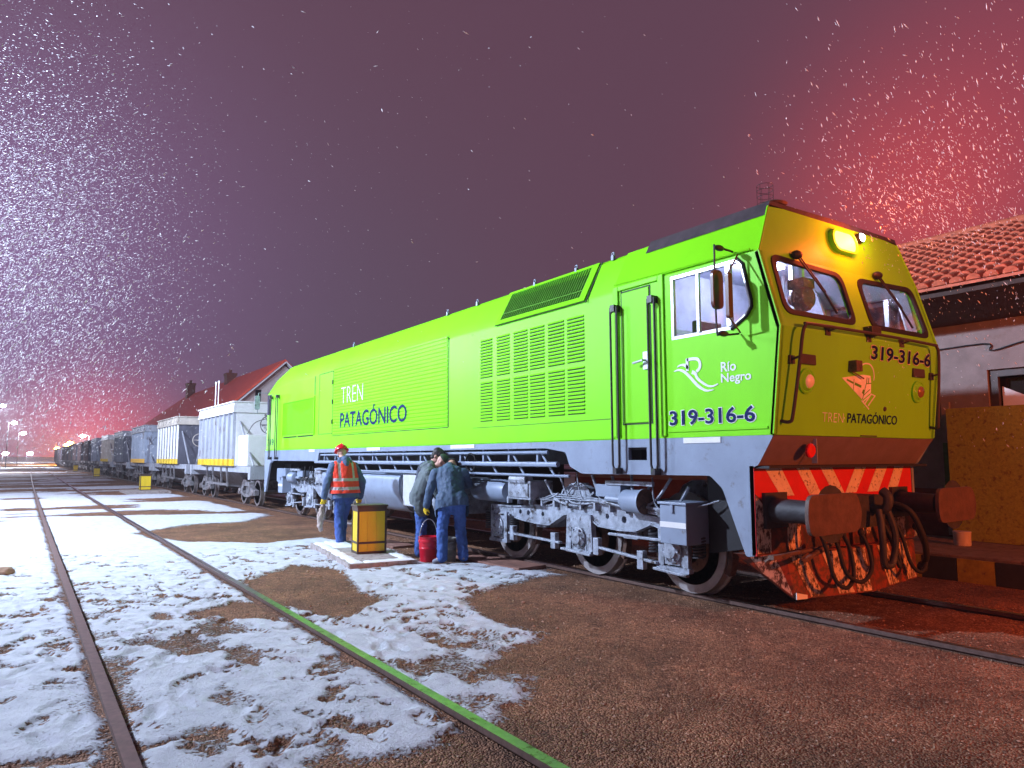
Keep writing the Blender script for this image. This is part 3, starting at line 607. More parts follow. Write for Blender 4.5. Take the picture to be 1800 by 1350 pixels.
# -- door, hand rails, steps
mb = MB(LO)
for a_ in (0,):
    for (ya, yb, za, zb) in ((6.215, 6.20, 1.92, 3.51), (5.745, 5.73, 1.92, 3.47), (6.215, 5.73, 1.905, 1.92), (6.215, 5.73, 3.47, 3.485)): mb.box(X0-.004, X0+.01, min(ya, yb), max(ya, yb), za, zb)
seam = lp(mb, 'door_seam', SEAM)
mb = MB(LO); mb.box(X0-.012, X0+.01, 5.75, 6.195, 1.925, 3.465); door = lp(mb, 'cab_door', GREEN, bevel=.006)
mb = MB(LO); mb.box(X0-.03, X0-.012, 5.76, 5.84, 2.52, 2.72); mb.tube([(X0-.03, 5.80, 2.62), (X0-.075, 5.80, 2.62), (X0-.08, 5.95, 2.60)], .014, 8); lp(mb, 'door_handle', ALU, door)
mb = MB(LO); mb.box(X0-.022, X0+.0, 6.25, 6.33, 1.76, 3.56); mb.box(X0-.022, X0+.0, 5.52, 5.60, 1.76, 3.56); mb.box(X0-.022, X0+.0, 5.60, 6.25, 3.50, 3.56); lp(mb, 'door_surround', GREEN, bevel=.008)
HR = mat('hand_rail_paint', (.035, .03, .035), .4, var=.4, scale=12, stains=((.10, .25, .04), .36, 9))
def handrail(x, ya, yb, z0, z1, m=HR, name='hand_rail'):
    mb = MB(LO); s_ = -1 if x < CX else 1; r = .055
    mb.tube(smooth_path([(x+s_*.07, ya, z0), (x+s_*.075, ya, z1-.10), (x+s_*.075, ya-.008, z1-.04), (x+s_*.075, (ya+yb)/2, z1), (x+s_*.075, yb+.008, z1-.04), (x+s_*.075, yb, z1-.10), (x+s_*.07, yb, z0)], 4), .0135, 8)
    mb.tube(smooth_path([(x+s_*.07, ya, z0), (x+s_*.07, ya-.02, z0-.05), (x+s_*.07, (ya+yb)/2, z0-.07), (x+s_*.07, yb+.02, z0-.05), (x+s_*.07, yb, z0)], 4), .0135, 8)
    mb.box(min(x, x+s_*.1), max(x, x+s_*.1), (ya+yb)/2-.035, (ya+yb)/2+.035, z1-.02, z1+.06); mb.box(min(x, x+s_*.1), max(x, x+s_*.1), (ya+yb)/2-.03, (ya+yb)/2+.03, z0-.11, z0-.04)
    return lp(mb, name, m, smooth=40)
handrail(X0, 6.325, 6.215, 1.45, 3.27); handrail(X0, 5.705, 5.605, 1.45, 3.27)
handrail(X0, 19.95, 19.80, 1.60, 3.2); handrail(X0, 20.55, 20.42, 1.60, 3.2)
# -- mirrors
for x, s_ in ((X0, -1), (X1, 1)):
    mb = MB(LO); xm = x+s_*.25
    mb.tube(smooth_path([(x+s_*.02, 4.56, 3.575), (xm-s_*.03, 4.60, 3.60), (xm, 4.60, 3.54), (xm, 4.60, 2.80), (xm-s_*.02, 4.57, 2.72), (x+s_*.02, 4.52, 2.74)], 4), .011, 6)
    mb.ell((xm-s_*.05, 4.58, 3.59), (.07, .03, .03)); mb.ell((xm-s_*.05, 4.56, 2.73), (.07, .03, .03)); mm = lp(mb, 'mirror_arm', BLACK, smooth=40)
    mb = MB(LO); mb.prism(round_poly([(xm-.075, 2.97), (xm+.075, 2.97), (xm+.075, 3.36), (xm-.075, 3.36)], .07, 5), 'y', 4.565, 4.60); lp(mb, 'mirror', mat('mirror_back', (.10, .025, .02), .35, var=.2), mm, bevel=.012)
    mb = MB(LO); mb.prism(round_poly([(xm-.03+s_*.0, 2.86), (xm+.03, 2.86), (xm+.03, 3.30), (xm-.03, 3.30)], .03, 5), 'y', 4.42, 4.46); mb.tube([(xm, 4.44, 3.30), (x+s_*.06, 4.47, 3.52)], .009, 6); mb.tube([(xm, 4.44, 2.86), (x+s_*.06, 4.47, 2.74)], .009, 6); lp(mb, 'mirror', MATS['mirror_back'], mm, bevel=.01)
# -- hood side details: louvres, seams, doors, corrugated panel, rear grille
mb = MB(LO); ml = MB(LO)
cols = [(9.376, 9.047), (8.916, 8.583), (8.472, 8.133), (8.07, 7.736), (7.649, 7.306), (7.237, 6.898)]
for (ya, yb) in cols:
    for (zt, zb, n) in ((3.31, 2.75, 13), (2.655, 2.085, 13)):
        for i in range(n):
            z = zt-(zt-zb)*i/(n-1); mb.box(X0-.003, X0+.01, yb, ya, z-.011, z+.003)
            ml.add([(X0-.002, ya, z+.024), (X0-.002, yb, z+.024), (X0-.016, yb, z+.004), (X0-.016, ya, z+.004), (X0-.002, ya, z+.001), (X0-.002, yb, z+.001)], [(0, 1, 2, 3), (3, 2, 5, 4), (0, 3, 4), (1, 5, 2)])
lp(mb, 'louvre_slot', SEAM); lp(ml, 'louvre_hood', GREEN)
# radiator intake on the shoulder
d_ = Vector((SX, 0, RZL-SZ)).normalized(); nsh = Vector((-(RZL-SZ), 0, SX)).normalized()
sp = lambda a_, b_, h=0.0: Vector((X0+.005, a_, SZ))+d_*b_+nsh*h
LSH = math.hypot(SX, RZL-SZ)
mb = MB(LO); mb.plate([(8.93, -.04), (6.86, -.04), (6.86, LSH-.02), (8.93, LSH-.02)], [[(8.84, .035), (6.98, .035), (6.98, LSH-.06), (8.84, LSH-.06)]], lambda a_, b_: sp(a_, b_, .022), nsh, .03); gi = lp(mb, 'intake_grille', GREEN)
mb = MB(LO)
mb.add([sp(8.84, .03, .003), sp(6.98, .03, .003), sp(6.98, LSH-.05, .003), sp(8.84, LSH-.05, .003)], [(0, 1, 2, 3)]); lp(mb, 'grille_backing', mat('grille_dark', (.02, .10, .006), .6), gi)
mb = MB(LO)
for i in range(36):
    y = 6.99+i*(8.83-6.99)/35; mb.obox(sp(y, .035, .012), sp(y, LSH-.06, .012), .012, .016, nsh)
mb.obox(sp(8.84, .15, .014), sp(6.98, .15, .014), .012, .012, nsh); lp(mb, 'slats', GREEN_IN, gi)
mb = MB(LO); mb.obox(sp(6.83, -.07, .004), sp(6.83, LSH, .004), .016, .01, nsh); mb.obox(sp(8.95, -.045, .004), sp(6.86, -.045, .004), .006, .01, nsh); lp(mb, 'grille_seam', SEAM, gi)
# corrugated side panel
mb = MB(LO); prof = []; z = 2.05; k = 0
while z < 3.52:
    prof += [(X0-.001, z), (X0-.011, z+.012), (X0-.011, z+.042), (X0-.001, z+.054)]; z += .0665
vs = [(x, y, z_) for y in (10.42, 15.70) for x, z_ in prof]; n = len(prof); mb.add(vs, [(i, i+1, n+i+1, n+i) for i in range(n-1)]); lp(mb, 'corrugated_panel', GREEN)
mb = MB(LO); mb.box(X0-.004, X0+.01, 10.372, 10.392, 2.03, 3.52); mb.box(X0-.004, X0+.01, 10.392, 15.74, 2.022, 2.036); mb.box(X0-.004, X0+.01, 15.745, 15.765, 2.05, 3.5); mb.box(X0-.004, X0+.01, 16.66, 16.675, 2.09, 3.5)
mb.box(X0-.004, X0+.01, 15.765, 16.66, 2.08, 2.092); mb.box(X0-.004, X0+.01, 15.765, 16.66, 3.5, 3.512)
for zz in (2.3, 2.75, 3.2): mb.box(X0-.02, X0+.0, 15.735, 15.785, zz, zz+.10)
mb.box(X0-.003, X0+.01, 6.4, 9.6, 1.985, 1.992); lp(mb, 'panel_seam', SEAM)
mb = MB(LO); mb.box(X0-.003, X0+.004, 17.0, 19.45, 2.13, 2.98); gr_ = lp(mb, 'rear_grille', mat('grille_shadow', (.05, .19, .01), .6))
mb = MB(LO)
for i in range(58): y = 17.03+i*2.39/57; mb.box(X0-.018, X0-.004, y-.012, y+.012, 2.14, 2.97)
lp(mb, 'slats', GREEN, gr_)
mb = MB(LO); mb.box(X0-.022, X0+.0, 16.95, 19.5, 2.98, 3.02); mb.box(X0-.022, X0, 16.95, 19.5, 2.09, 2.13); mb.box(X0-.022, X0, 16.95, 17.0, 2.13, 2.98); mb.box(X0-.022, X0, 19.45, 19.5, 2.13, 2.98); lp(mb, 'grille_frame', GREEN, gr_, bevel=.004)
mb = MB(LO); mb.box(X0-.004, X0+.01, 17.05, 18.2, 2.055, 2.085); mb.box(X0-.004, X0+.01, 18.3, 19.4, 2.055, 2.085); mb.box(X0-.004, X0+.01, 16.95, 17.0, 3.05, 3.5); lp(mb, 'grille_slot', SEAM)
# rear cab corner: window, mirror
mb = MB(LO); mb.box(X0-.004, X0+.02, 20.62, 21.0, 2.75, 3.32); lp(mb, 'rear_window', mat('rear_pane', (.05, .06, .09), .1))
mb = MB(LO); mb.tube([(X0-.02, 20.9, 3.38), (X0-.28, 20.95, 3.38), (X0-.30, 20.95, 2.8)], .012, 6); mb.prism(round_poly([(X0-.38, 2.9), (X0-.24, 2.9), (X0-.24, 3.3), (X0-.38, 3.3)], .05), 'y', 20.93, 20.97); lp(mb, 'rear_mirror', GREYD)
# belt moulding, tags, roof fittings
mb = MB(LO); mb.box(X0-.012, X0+.0, 4.24, 5.5, 1.80, 1.825); mb.box(X0-.01, X0+.0, 6.36, 21.05, 1.752, 1.775); lp(mb, 'belt_moulding', GREEN)
for ya, yb in ((4.80, 5.29), (9.55, 10.3), (13.1, 13.75), (16.9, 17.3)):
    mb = MB(LO); mb.box(X0-.006, X0+.0, ya, yb, 1.678, 1.735); lp(mb, 'reflective_strip', WHITE)
for y in (6.62, 7.35, 8.3, 9.9, 10.9, 15.2):
    mb = MB(LO); c_ = Vector((X0+SX-.01, y, RZL+.02)); mb.tube([c_+Vector((0, .022*math.cos(a_*.63), .030+.022*math.sin(a_*.63))) for a_ in range(11)], .008, 6, caps=False); mb.box(c_.x-.02, c_.x+.02, y-.02, y+.02, RZL-.03, RZL+.03); lp(mb, 'lifting_eye', GREY, smooth=40)
mb = MB(LO)
mb.prism([(X0+SX-.06, RZL-.10), (X0+SX+.02, RZL+.02), (X1-SX-.02, RZL+.02), (X1-SX+.06, RZL-.10), (X1-SX-.03, RZL+.06), (CX, RZL+.075), (X0+SX+.03, RZL+.06)], 'y', 4.335, 6.0); lp(mb, 'roof_cap', mat('roof_cap_paint', (.05, .035, .04), .55, var=.5, scale=7, stains=((.3, .3, .33), .30, 5)))
mb = MB(LO); mb.lathe([(0, .02), (.10, .02)], (6.55, 4.62, RZL+.07), (0, 0, 1), 8); mb.lathe([(.10, .0), (.10, .13), (.125, .15), (.15, .10), (.16, 0)], (6.55, 4.62, RZL+.07), (0, 0, 1), 20); lp(mb, 'antenna_disc', RUST, smooth=40)
mb = MB(LO)
for q in range(6): a_ = q*math.pi/3; mb.tube([(6.6+.085*math.cos(a_), 4.75+.085*math.sin(a_), RZL+.06), (6.6+.085*math.cos(a_), 4.75+.085*math.sin(a_), RZL+.46)], .0028, 4)
for zz in (.25, .33, .4, .46): mb.tube([(6.6+.085*math.cos(a_*.5236), 4.75+.085*math.sin(a_*.5236), RZL+zz) for a_ in range(13)], .0028, 4, caps=False)
lp(mb, 'antenna_cage', DKSTEEL)
# -- headlamp
hl_c = Vector((7.33, fy(3.84), 3.86)); hn = n3_.normalized()
mb = MB(LO); ov = rrect(7.09, 7.51, 3.755, 3.965, .10, 6)
mb.plate([(7.30+(x-7.30)*1.14, 3.86+(z-3.86)*1.2) for x, z in ov], [ov], lambda a_, b_: Vector(F1(a_, b_))+hn*.06, hn, .07); hlm = lp(mb, 'headlamp', GREEN)
mb = MB(LO); mb.plate(ov, [], lambda a_, b_: Vector(F1(a_, b_))+hn*.045, hn, .02); lp(mb, 'lens', emat('headlamp_lens', (1, .45, .03), 15), hlm)
lamp_light('headlight_glow', Vector((7.29, 4.30, 3.86))+hn*.26, (1, .095, .014), 62, loco, .09)
mc_ = Vector(F1(7.66, 3.97)); mb = MB(LO); mb.lathe([(0, .06), (.05, .06), (.055, .05)], mc_, hn, 16); mk_ = lp(mb, 'marker_lamp', BLACK, smooth=40)
mb = MB(LO); mb.lathe([(.055, .048), (.075, .03), (.08, 0)], mc_, hn, 16); lp(mb, 'lens', emat('white_marker', (.95, .93, 1), 25), mk_, smooth=60); lamp_light('marker_light', mc_+hn*.2, (.9, .85, 1), 2, loco, .03)
# -- front furniture
yF = lambda z, d=.0: fy(z)-d
mb = MB(LO); fp = lambda x, z, d: (x, fy(z)-d, z)
zt = 2.79
mb.tube(smooth_path([fp(5.89, 1.87, .0), fp(5.91, 1.86, .085), fp(5.93, 1.94, .10), fp(5.98, 2.4, .10), fp(6.0, 2.68, .10), fp(6.05, zt-.02, .10), fp(6.16, zt, .10), fp(7.29, zt+.01, .10), fp(8.42, zt, .10), fp(8.53, zt-.02, .10), fp(8.58, 2.68, .10), fp(8.62, 2.4, .10), fp(8.66, 1.94, .10), fp(8.68, 1.86, .085), fp(8.69, 1.87, 0)], 4), .0165, 8)
for x, z in ((6.55, zt), (7.29, zt), (7.95, zt), (5.98, 2.47), (8.62, 2.47)): mb.tube([fp(x, z, .10), fp(x, z-.02, 0)], .012, 6); mb.box(x-.04, x+.04, fy(z)-.02, fy(z)+.01, z-.06, z+.02)
lp(mb, 'front_hand_rail', BROWNFR, smooth=40)
for x in (6.24, 8.34):
    mb = MB(LO); c_ = Vector(fp(x, 2.262, 0)); ax = Vector((0, -1, -.118)); mb.lathe([(0, .125), (.02, .125), (.03, .11), (.02, .10), (.045, .075)], c_, ax, 24); q = lp(mb, 'marker_headlight', GREEN, smooth=40)
    mb = MB(LO); mb.lathe([(.045, .066), (.06, .055), (.068, .0)], c_, ax, 20); lp(mb, 'lens', WHITE if x < 7 else mat('dull_lens', (.25, .13, .05), .25), q, smooth=60)
    mb = MB(LO); mb.box(x-.13, x+.12, fy(2.48)-.022, fy(2.48)+.01, 2.42, 2.52); lp(mb, 'number_lamp', BROWNFR, bevel=.008)
mb = MB(LO); mb.box(6.95, 7.06, fy(2.46)-.09, fy(2.46)+.01, 2.40, 2.51); mb.tube([fp(6.98, 2.40, .03), fp(7.2, 2.34, .03)], .008, 6); lp(mb, 'socket_box', RUST, bevel=.01)
mb = MB(LO); mb.box(7.24, 7.42, fy(2.85)-.10, fy(2.85), 2.80, 2.89); lp(mb, 'camera_bracket', BROWNFR, bevel=.006)
mb = MB(LO); mb.lathe([(0, .028), (.012, .02)], fp(7.69, 2.045, 0), (0, -1, -.118), 12); mb.box(7.25, 7.55, fy(1.75)-.012, fy(1.75)+.005, 1.745, 1.757); lp(mb, 'front_bolt', BROWNFR)
# skirt under the nose
mb = MB(LO); mb.add([(X0, 4.178, 1.735), (X1, 4.178, 1.735), (X1-.07, 4.37, 1.452), (X0+.0, 4.37, 1.452)], [(0, 1, 2, 3)]); mb.box(X0+.01, X1-.01, 4.22, 4.6, 1.70, 1.735); lp(mb, 'nose_skirt', mat('nose_skirt_paint', (.17, .13, .15), .5, var=.15))
mb = MB(LO); mb.box(X0+.02, X1-.02, 4.26, 4.50, 1.425, 1.448); lp(mb, 'skirt_floor', BLACK)
mb = MB(LO); mb.lathe([(0, .0), (.0, .07), (.02, .07), (.03, .06), (.035, 0)], (6.36, 4.19, 1.595), (0, -1, -.1), 24); td_ = lp(mb, 'tail_disc', REDLAMP, smooth=40)
mb = MB(LO); mb.box(6.455, 6.463, 4.17, 4.23, 1.47, 1.71); lp(mb, 'disc_bracket', ALU, td_)
# buffer beam with chevrons
YB = 4.42
mb = MB(LO); mb.plate([(X0+.002, .60), (X0+.002, 1.447), (8.70, 1.447), (8.70, .60)], [[(6.09, .84), (6.25, .84), (6.25, 1.0), (6.09, 1.0)]], lambda a_, b_: (a_, YB, b_), (0, -1, 0), .05); beam = lp(mb, 'buffer_beam', REDP)
mb = MB(LO); zt_, zb_ = 1.444, 1.15
for a0, a1, b0, b1 in ((5.95, 6.21, 6.20, 6.42), (6.46, 6.67, 6.68, 6.88), (6.87, 7.08, 7.10, 7.30), (7.55, 7.76, 7.32, 7.53), (7.98, 8.20, 7.75, 7.97), (8.36, 8.55, 8.15, 8.36)): mb.prism([(a0, zt_), (a1, zt_), (b1, zb_), (b0, zb_)], 'y', YB-.004, YB-.0005)
lp(mb, 'chevron', WORN, beam)
mb = MB(LO); mb.prism([(X0+.006, .602), (X0+.006, 1.18), (6.08, 1.02), (6.08, .84), (6.26, .84), (6.26, 1.02), (6.7, 1.08), (7.3, 1.1), (7.7, 1.06), (8.0, 1.1), (8.69, 1.1), (8.69, .602)], 'y', YB-.003, YB-.0005); lp(mb, 'grimy_beam_face', mat('grimy_red', (.16, .03, .016), .6, var=.4, scale=5, stains=((.05, .022, .016), .5, 7)), beam)
mb = MB(LO); mb.prism([(X0+.01, .62), (X0+.01, 1.17), (6.02, .98), (6.02, .62)], 'y', YB-.007, YB-.0035); lp(mb, 'flaked_stripe', WORN2, beam); mb = MB(LO); mb.box(6.28, 6.5, YB-.007, YB-.0035, .62, .98); lp(mb, 'flaked_stripe', WORN2, beam); mb = MB(LO); mb.prism([(7.75, 1.05), (7.97, 1.05), (7.75, .70), (7.6, .70)], 'y', YB-.007, YB-.0035); lp(mb, 'flaked_stripe', WORN2, beam); mb = MB(LO); mb.box(8.25, 8.5, YB-.007, YB-.0035, .62, 1.0); lp(mb, 'flaked_stripe', WORN2, beam)
mb = MB(LO); mb.box(6.1, 6.24, YB+.06, YB+.1, .85, .99); lp(mb, 'beam_recess', BLACK, beam)
# plough
pt = [(X0-.0, 4.62, .60), (6.10, 4.32, .60), (CX, 4.20, .62), (8.48, 4.32, .60), (X1, 4.62, .60)]; pbm = [(X0+.02, 4.60, .56), (6.16, 4.27, .185), (CX, 4.14, .165), (8.42, 4.27, .185), (X1-.02, 4.60, .56)]
mb = MB(LO); mb.add(pt+pbm, [(i, i+1, i+6, i+5) for i in range(4)]); bk = [(x, y+.03, z) for x, y, z in pt+pbm]; mb.add(bk, [(i, i+5, i+6, i+1) for i in range(4)]); mb.add([pt[0], pt[1], pt[2], pt[3], pt[4], (X1, 4.7, .60), (X0, 4.7, .60)], [(0, 1, 2, 3, 4, 5, 6)])
plow = lp(mb, 'snowplough', mat('plough_red', (.26, .045, .018), .55, var=.35, stains=((.09, .035, .022), .52, 9)), recalc=False)
mb = MB(LO)
def pf(u, v):       # u along the blade 0..4, v 0 top .. 1 bottom
    i = min(int(u), 3); f = u-i; a_ = Vector(pt[i]).lerp(Vector(pt[i+1]), f); b_ = Vector(pbm[i]).lerp(Vector(pbm[i+1]), f); return a_.lerp(b_, v)+Vector((0, -.006, 0))
for u0, u1, sh in ((.15, .75, .2), (1.04, 1.2, .14), (1.42, 1.62, .12), (1.78, 1.97, .0), (2.2, 2.42, .13), (2.62, 2.82, .15), (3.2, 3.7, .1)):
    n = 5; mb = MB(LO); vs = [pf(u0+sh*k/n, k/n*.94+.03) for k in range(n+1)]+[pf(min(u1+sh*k/n, 3.99), k/n*.94+.03) for k in range(n+1)]; mb.add(vs, [(k, k+1, n+2+k, n+1+k) for k in range(n)]); lp(mb, 'plough_stripe', WORN2, plow, recalc=False)
mb = MB(LO); mb.prism([(6.15, .187), (6.32, .178), (6.32, .215), (6.15, .25)], 'y', 4.25, 4.258); lp(mb, 'blade_edge', WHITE, plow)
# buffers
for xc in (6.08, 8.36):
    mb = MB(LO); hp = round_poly([(xc-.40, .84), (xc-.43, 1.02), (xc-.40, 1.20), (xc+.34, 1.205), (xc+.42, 1.02), (xc+.36, .85)], .08, 4); mb.prism(hp, 'y', 3.76, 3.80); bf = lp(mb, 'buffer', mat('buffer_face', (.105, .055, .042), .6, var=.35, scale=9, bump=.15), bevel=.015)
    mb = MB(LO); mb.lathe([(0, .07), (.16, .07), (.17, .105), (.6, .12)], (xc-.02, 3.80, 1.02), (0, 1, 0), 20); mb.box(xc-.17, xc+.17, 4.38, YB, .85, 1.19); mb.lathe([(0, .26), (.03, .2), (.06, .12)], (xc-.02, 3.80, 1.02), (0, 1, 0), 20); lp(mb, 'buffer_shank', DKSTEEL, bf, smooth=40)
# coupling, hoses
mb = MB(LO); mb.box(7.0, 7.5, 4.1, YB, .82, 1.14); mb.tube(smooth_path([(CX-.02, 4.2, 1.02), (CX-.02, 3.98, 1.0), (CX-.02, 3.93, 1.12), (CX-.02, 3.99, 1.19)], 4), .05, 8); mb.tube(smooth_path([(7.2, 4.0, 1.0), (7.16, 3.95, .75), (7.2, 3.97, .48), (7.3, 3.97, .44), (7.38, 3.97, .5), (7.4, 3.95, .75), (7.36, 4.0, 1.0)], 4), .035, 8); lp(mb, 'coupling_hook', DKSTEEL, smooth=45)
def hose(pts, r, m=None): mb = MB(LO); mb.tube(smooth_path(pts, 6), r, 8); e_ = Vector(pts[-1]); mb.ell(e_, (r*1.6, r*1.6, r*2)); lp(mb, 'brake_hose', m or RUBBER, smooth=50)
for xa, xb, y, lo in ((6.3, 6.75, 4.05, .30), (6.45, 7.02, 4.02, .34), (7.65, 8.1, 4.03, .33), (7.55, 7.62, 4.1, .4)):
    hose([(xa, YB, .92), (xa, y+.1, .88), (xa+.02, y, .72), (xa+.08, y-.05, lo+.1), ((xa+xb)/2, y-.08, lo), (xb-.05, y-.05, lo+.1), (xb, y, .62), (xb-.02, y+.06, .78)], .020)
hose([(7.7, YB, 1.06), (7.72, 4.0, 1.0), (7.86, 3.92, .75), (8.0, 3.95, .5), (8.1, 4.05, .35)], .032)
mb = MB(LO); mb.tube([(5.72, 4.2, .615), (6.5, 4.16, .66)], .022, 8); mb.tube([(5.72, 4.2, .615), (5.70, 4.25, .57)], .02, 8); mb.box(5.7, 5.84, 4.16, 4.22, .60, .64); mb.tube([(6.05, 4.12, .56), (6.6, 4.1, .72)], .025, 8); lp(mb, 'uncoupling_lever', RUST)
# -- frame sill and aprons
sill = round_poly([(4.185, 1.738), (4.37, 1.452), (4.425, 1.44), (4.425, .60), (4.54, .58), (4.80, 1.22), (4.95, 1.345), (6.98, 1.33), (7.22, 1.42), (7.30, 1.60), (7.73, 1.655), (16.60, 1.655), (16.68, 1.46), (20.35, 1.46), (20.62, 1.38), (20.96, .58), (21.1, .58), (21.14, 1.738)], .03, 2)
mb = MB(LO); mb.plate(sill, [[(6.14, 1.50), (5.84, 1.50), (5.84, 1.645), (6.14, 1.645)]], lambda a_, b_: (X0+.002, a_, b_), (-1, 0, 0), .05); lp(mb, 'side_sill', GREY)
mb = MB(LO); mb.plate(sill, [], lambda a_, b_: (X1-.002, a_, b_), (1, 0, 0), .05); lp(mb, 'side_sill', GREY)
mb = MB(LO); mb.box(X0+.06, X0+.25, 5.80, 6.18, 1.47, 1.49); mb.box(X0+.25, X0+.27, 5.80, 6.18, 1.47, 1.7); lp(mb, 'step_well', BLACK)
mb = MB(LO); mb.box(X0+.30, X1-.30, 4.6, 20.9, 1.44, 1.73); mb.box(X0+.06, X0+.30, 4.6, 7.4, 1.62, 1.73); mb.box(6.75, 7.83, 9.9, 16.4, .6, 1.44); mb.box(X0+.2, X1-.2, 4.47, 4.6, .6, 1.7); mb.box(X0+.1, X1-.1, 20.9, 21.1, .9, 1.73); lp(mb, 'underframe', DKSTEEL)
mb = MB(LO)
for s_, q in ((1, X0), (-1, X1)):
    for zz, r, dx, ya, yb in ((1.60, .024, .05, 7.74, 16.58), (1.44, .036, .03, 7.5, 16.9), (1.29, .020, .06, 7.3, 13.2), (1.27, .016, .02, 9.6, 16.9)): mb.tube([(q+s_*dx, ya, zz), (q+s_*dx, yb, zz)], r, 8)
lp(mb, 'air_pipe', GREY, smooth=45)
for i in range(13):
    mb = MB(LO); y = 8.0+i*.7; mb.obox((X0+.09, y, 1.655), (X0+.09, y-.36, 1.29), .03, .02, (1, 0, 0)); mb.box(X0+.06, X0+.12, y-.02, y+.02, 1.40, 1.66); lp(mb, 'bracket', GREY)
for c_, r in (((X0+.0, 9.75, 1.46), .16),):
    mb = MB(LO)
    for k in range(4): mb.tube([(X0+.03+.015*k, 9.72+.15*math.cos(a_*.42)+.02*k, 1.46+.14*math.sin(a_*.42)) for a_ in range(16)], .011, 6, caps=False)
    lp(mb, 'cable_coil', RUBBER)
# fuel tank, water box, air reservoir
def tankprof(x0): return round_poly([(x0+.10, 1.24), (x0+.0, 1.16), (x0+.0, .86), (x0+.26, .50), (2*CX-x0-.26, .50), (2*CX-x0, .86), (2*CX-x0, 1.16), (2*CX-x0-.10, 1.24)], .14, 4)
mb = MB(LO); mb.prism(tankprof(X0+.05), 'y', 12.35, 16.5); tk = lp(mb, 'fuel_tank', GREY, smooth=35)
mb = MB(LO); mb.prism(round_poly([(X0+.12, 1.20), (X0+.08, .88), (X0+.3, .55), (X0+1.2, .55), (X0+1.2, 1.2)], .1), 'y', 12.33, 12.345); lp(mb, 'tank_end', GREYD, tk)
mb = MB(LO); mb.box(X0+.06, X0+.9, 11.2, 12.2, .66, 1.24); lp(mb, 'water_box', mat('pale_grey', (.55, .57, .62), .45, var=.12), bevel=.02)
mb = MB(LO); mb.box(X0+.08, X0+.9, 10.15, 11.1, .62, 1.2); lp(mb, 'battery_box', GREYD, bevel=.02)
mb = MB(LO); mb.lathe([(0, .05), (.04, .14), (.14, .17), (.9, .17), (1.0, .12), (1.04, 0)], (6.12, 9.02, 1.03), (0, 1, 0), 24); mb.tube([(6.12, 9.02, 1.03), (6.12, 8.6, 1.0)], .03, 8); lp(mb, 'air_reservoir', GREY, smooth=45)

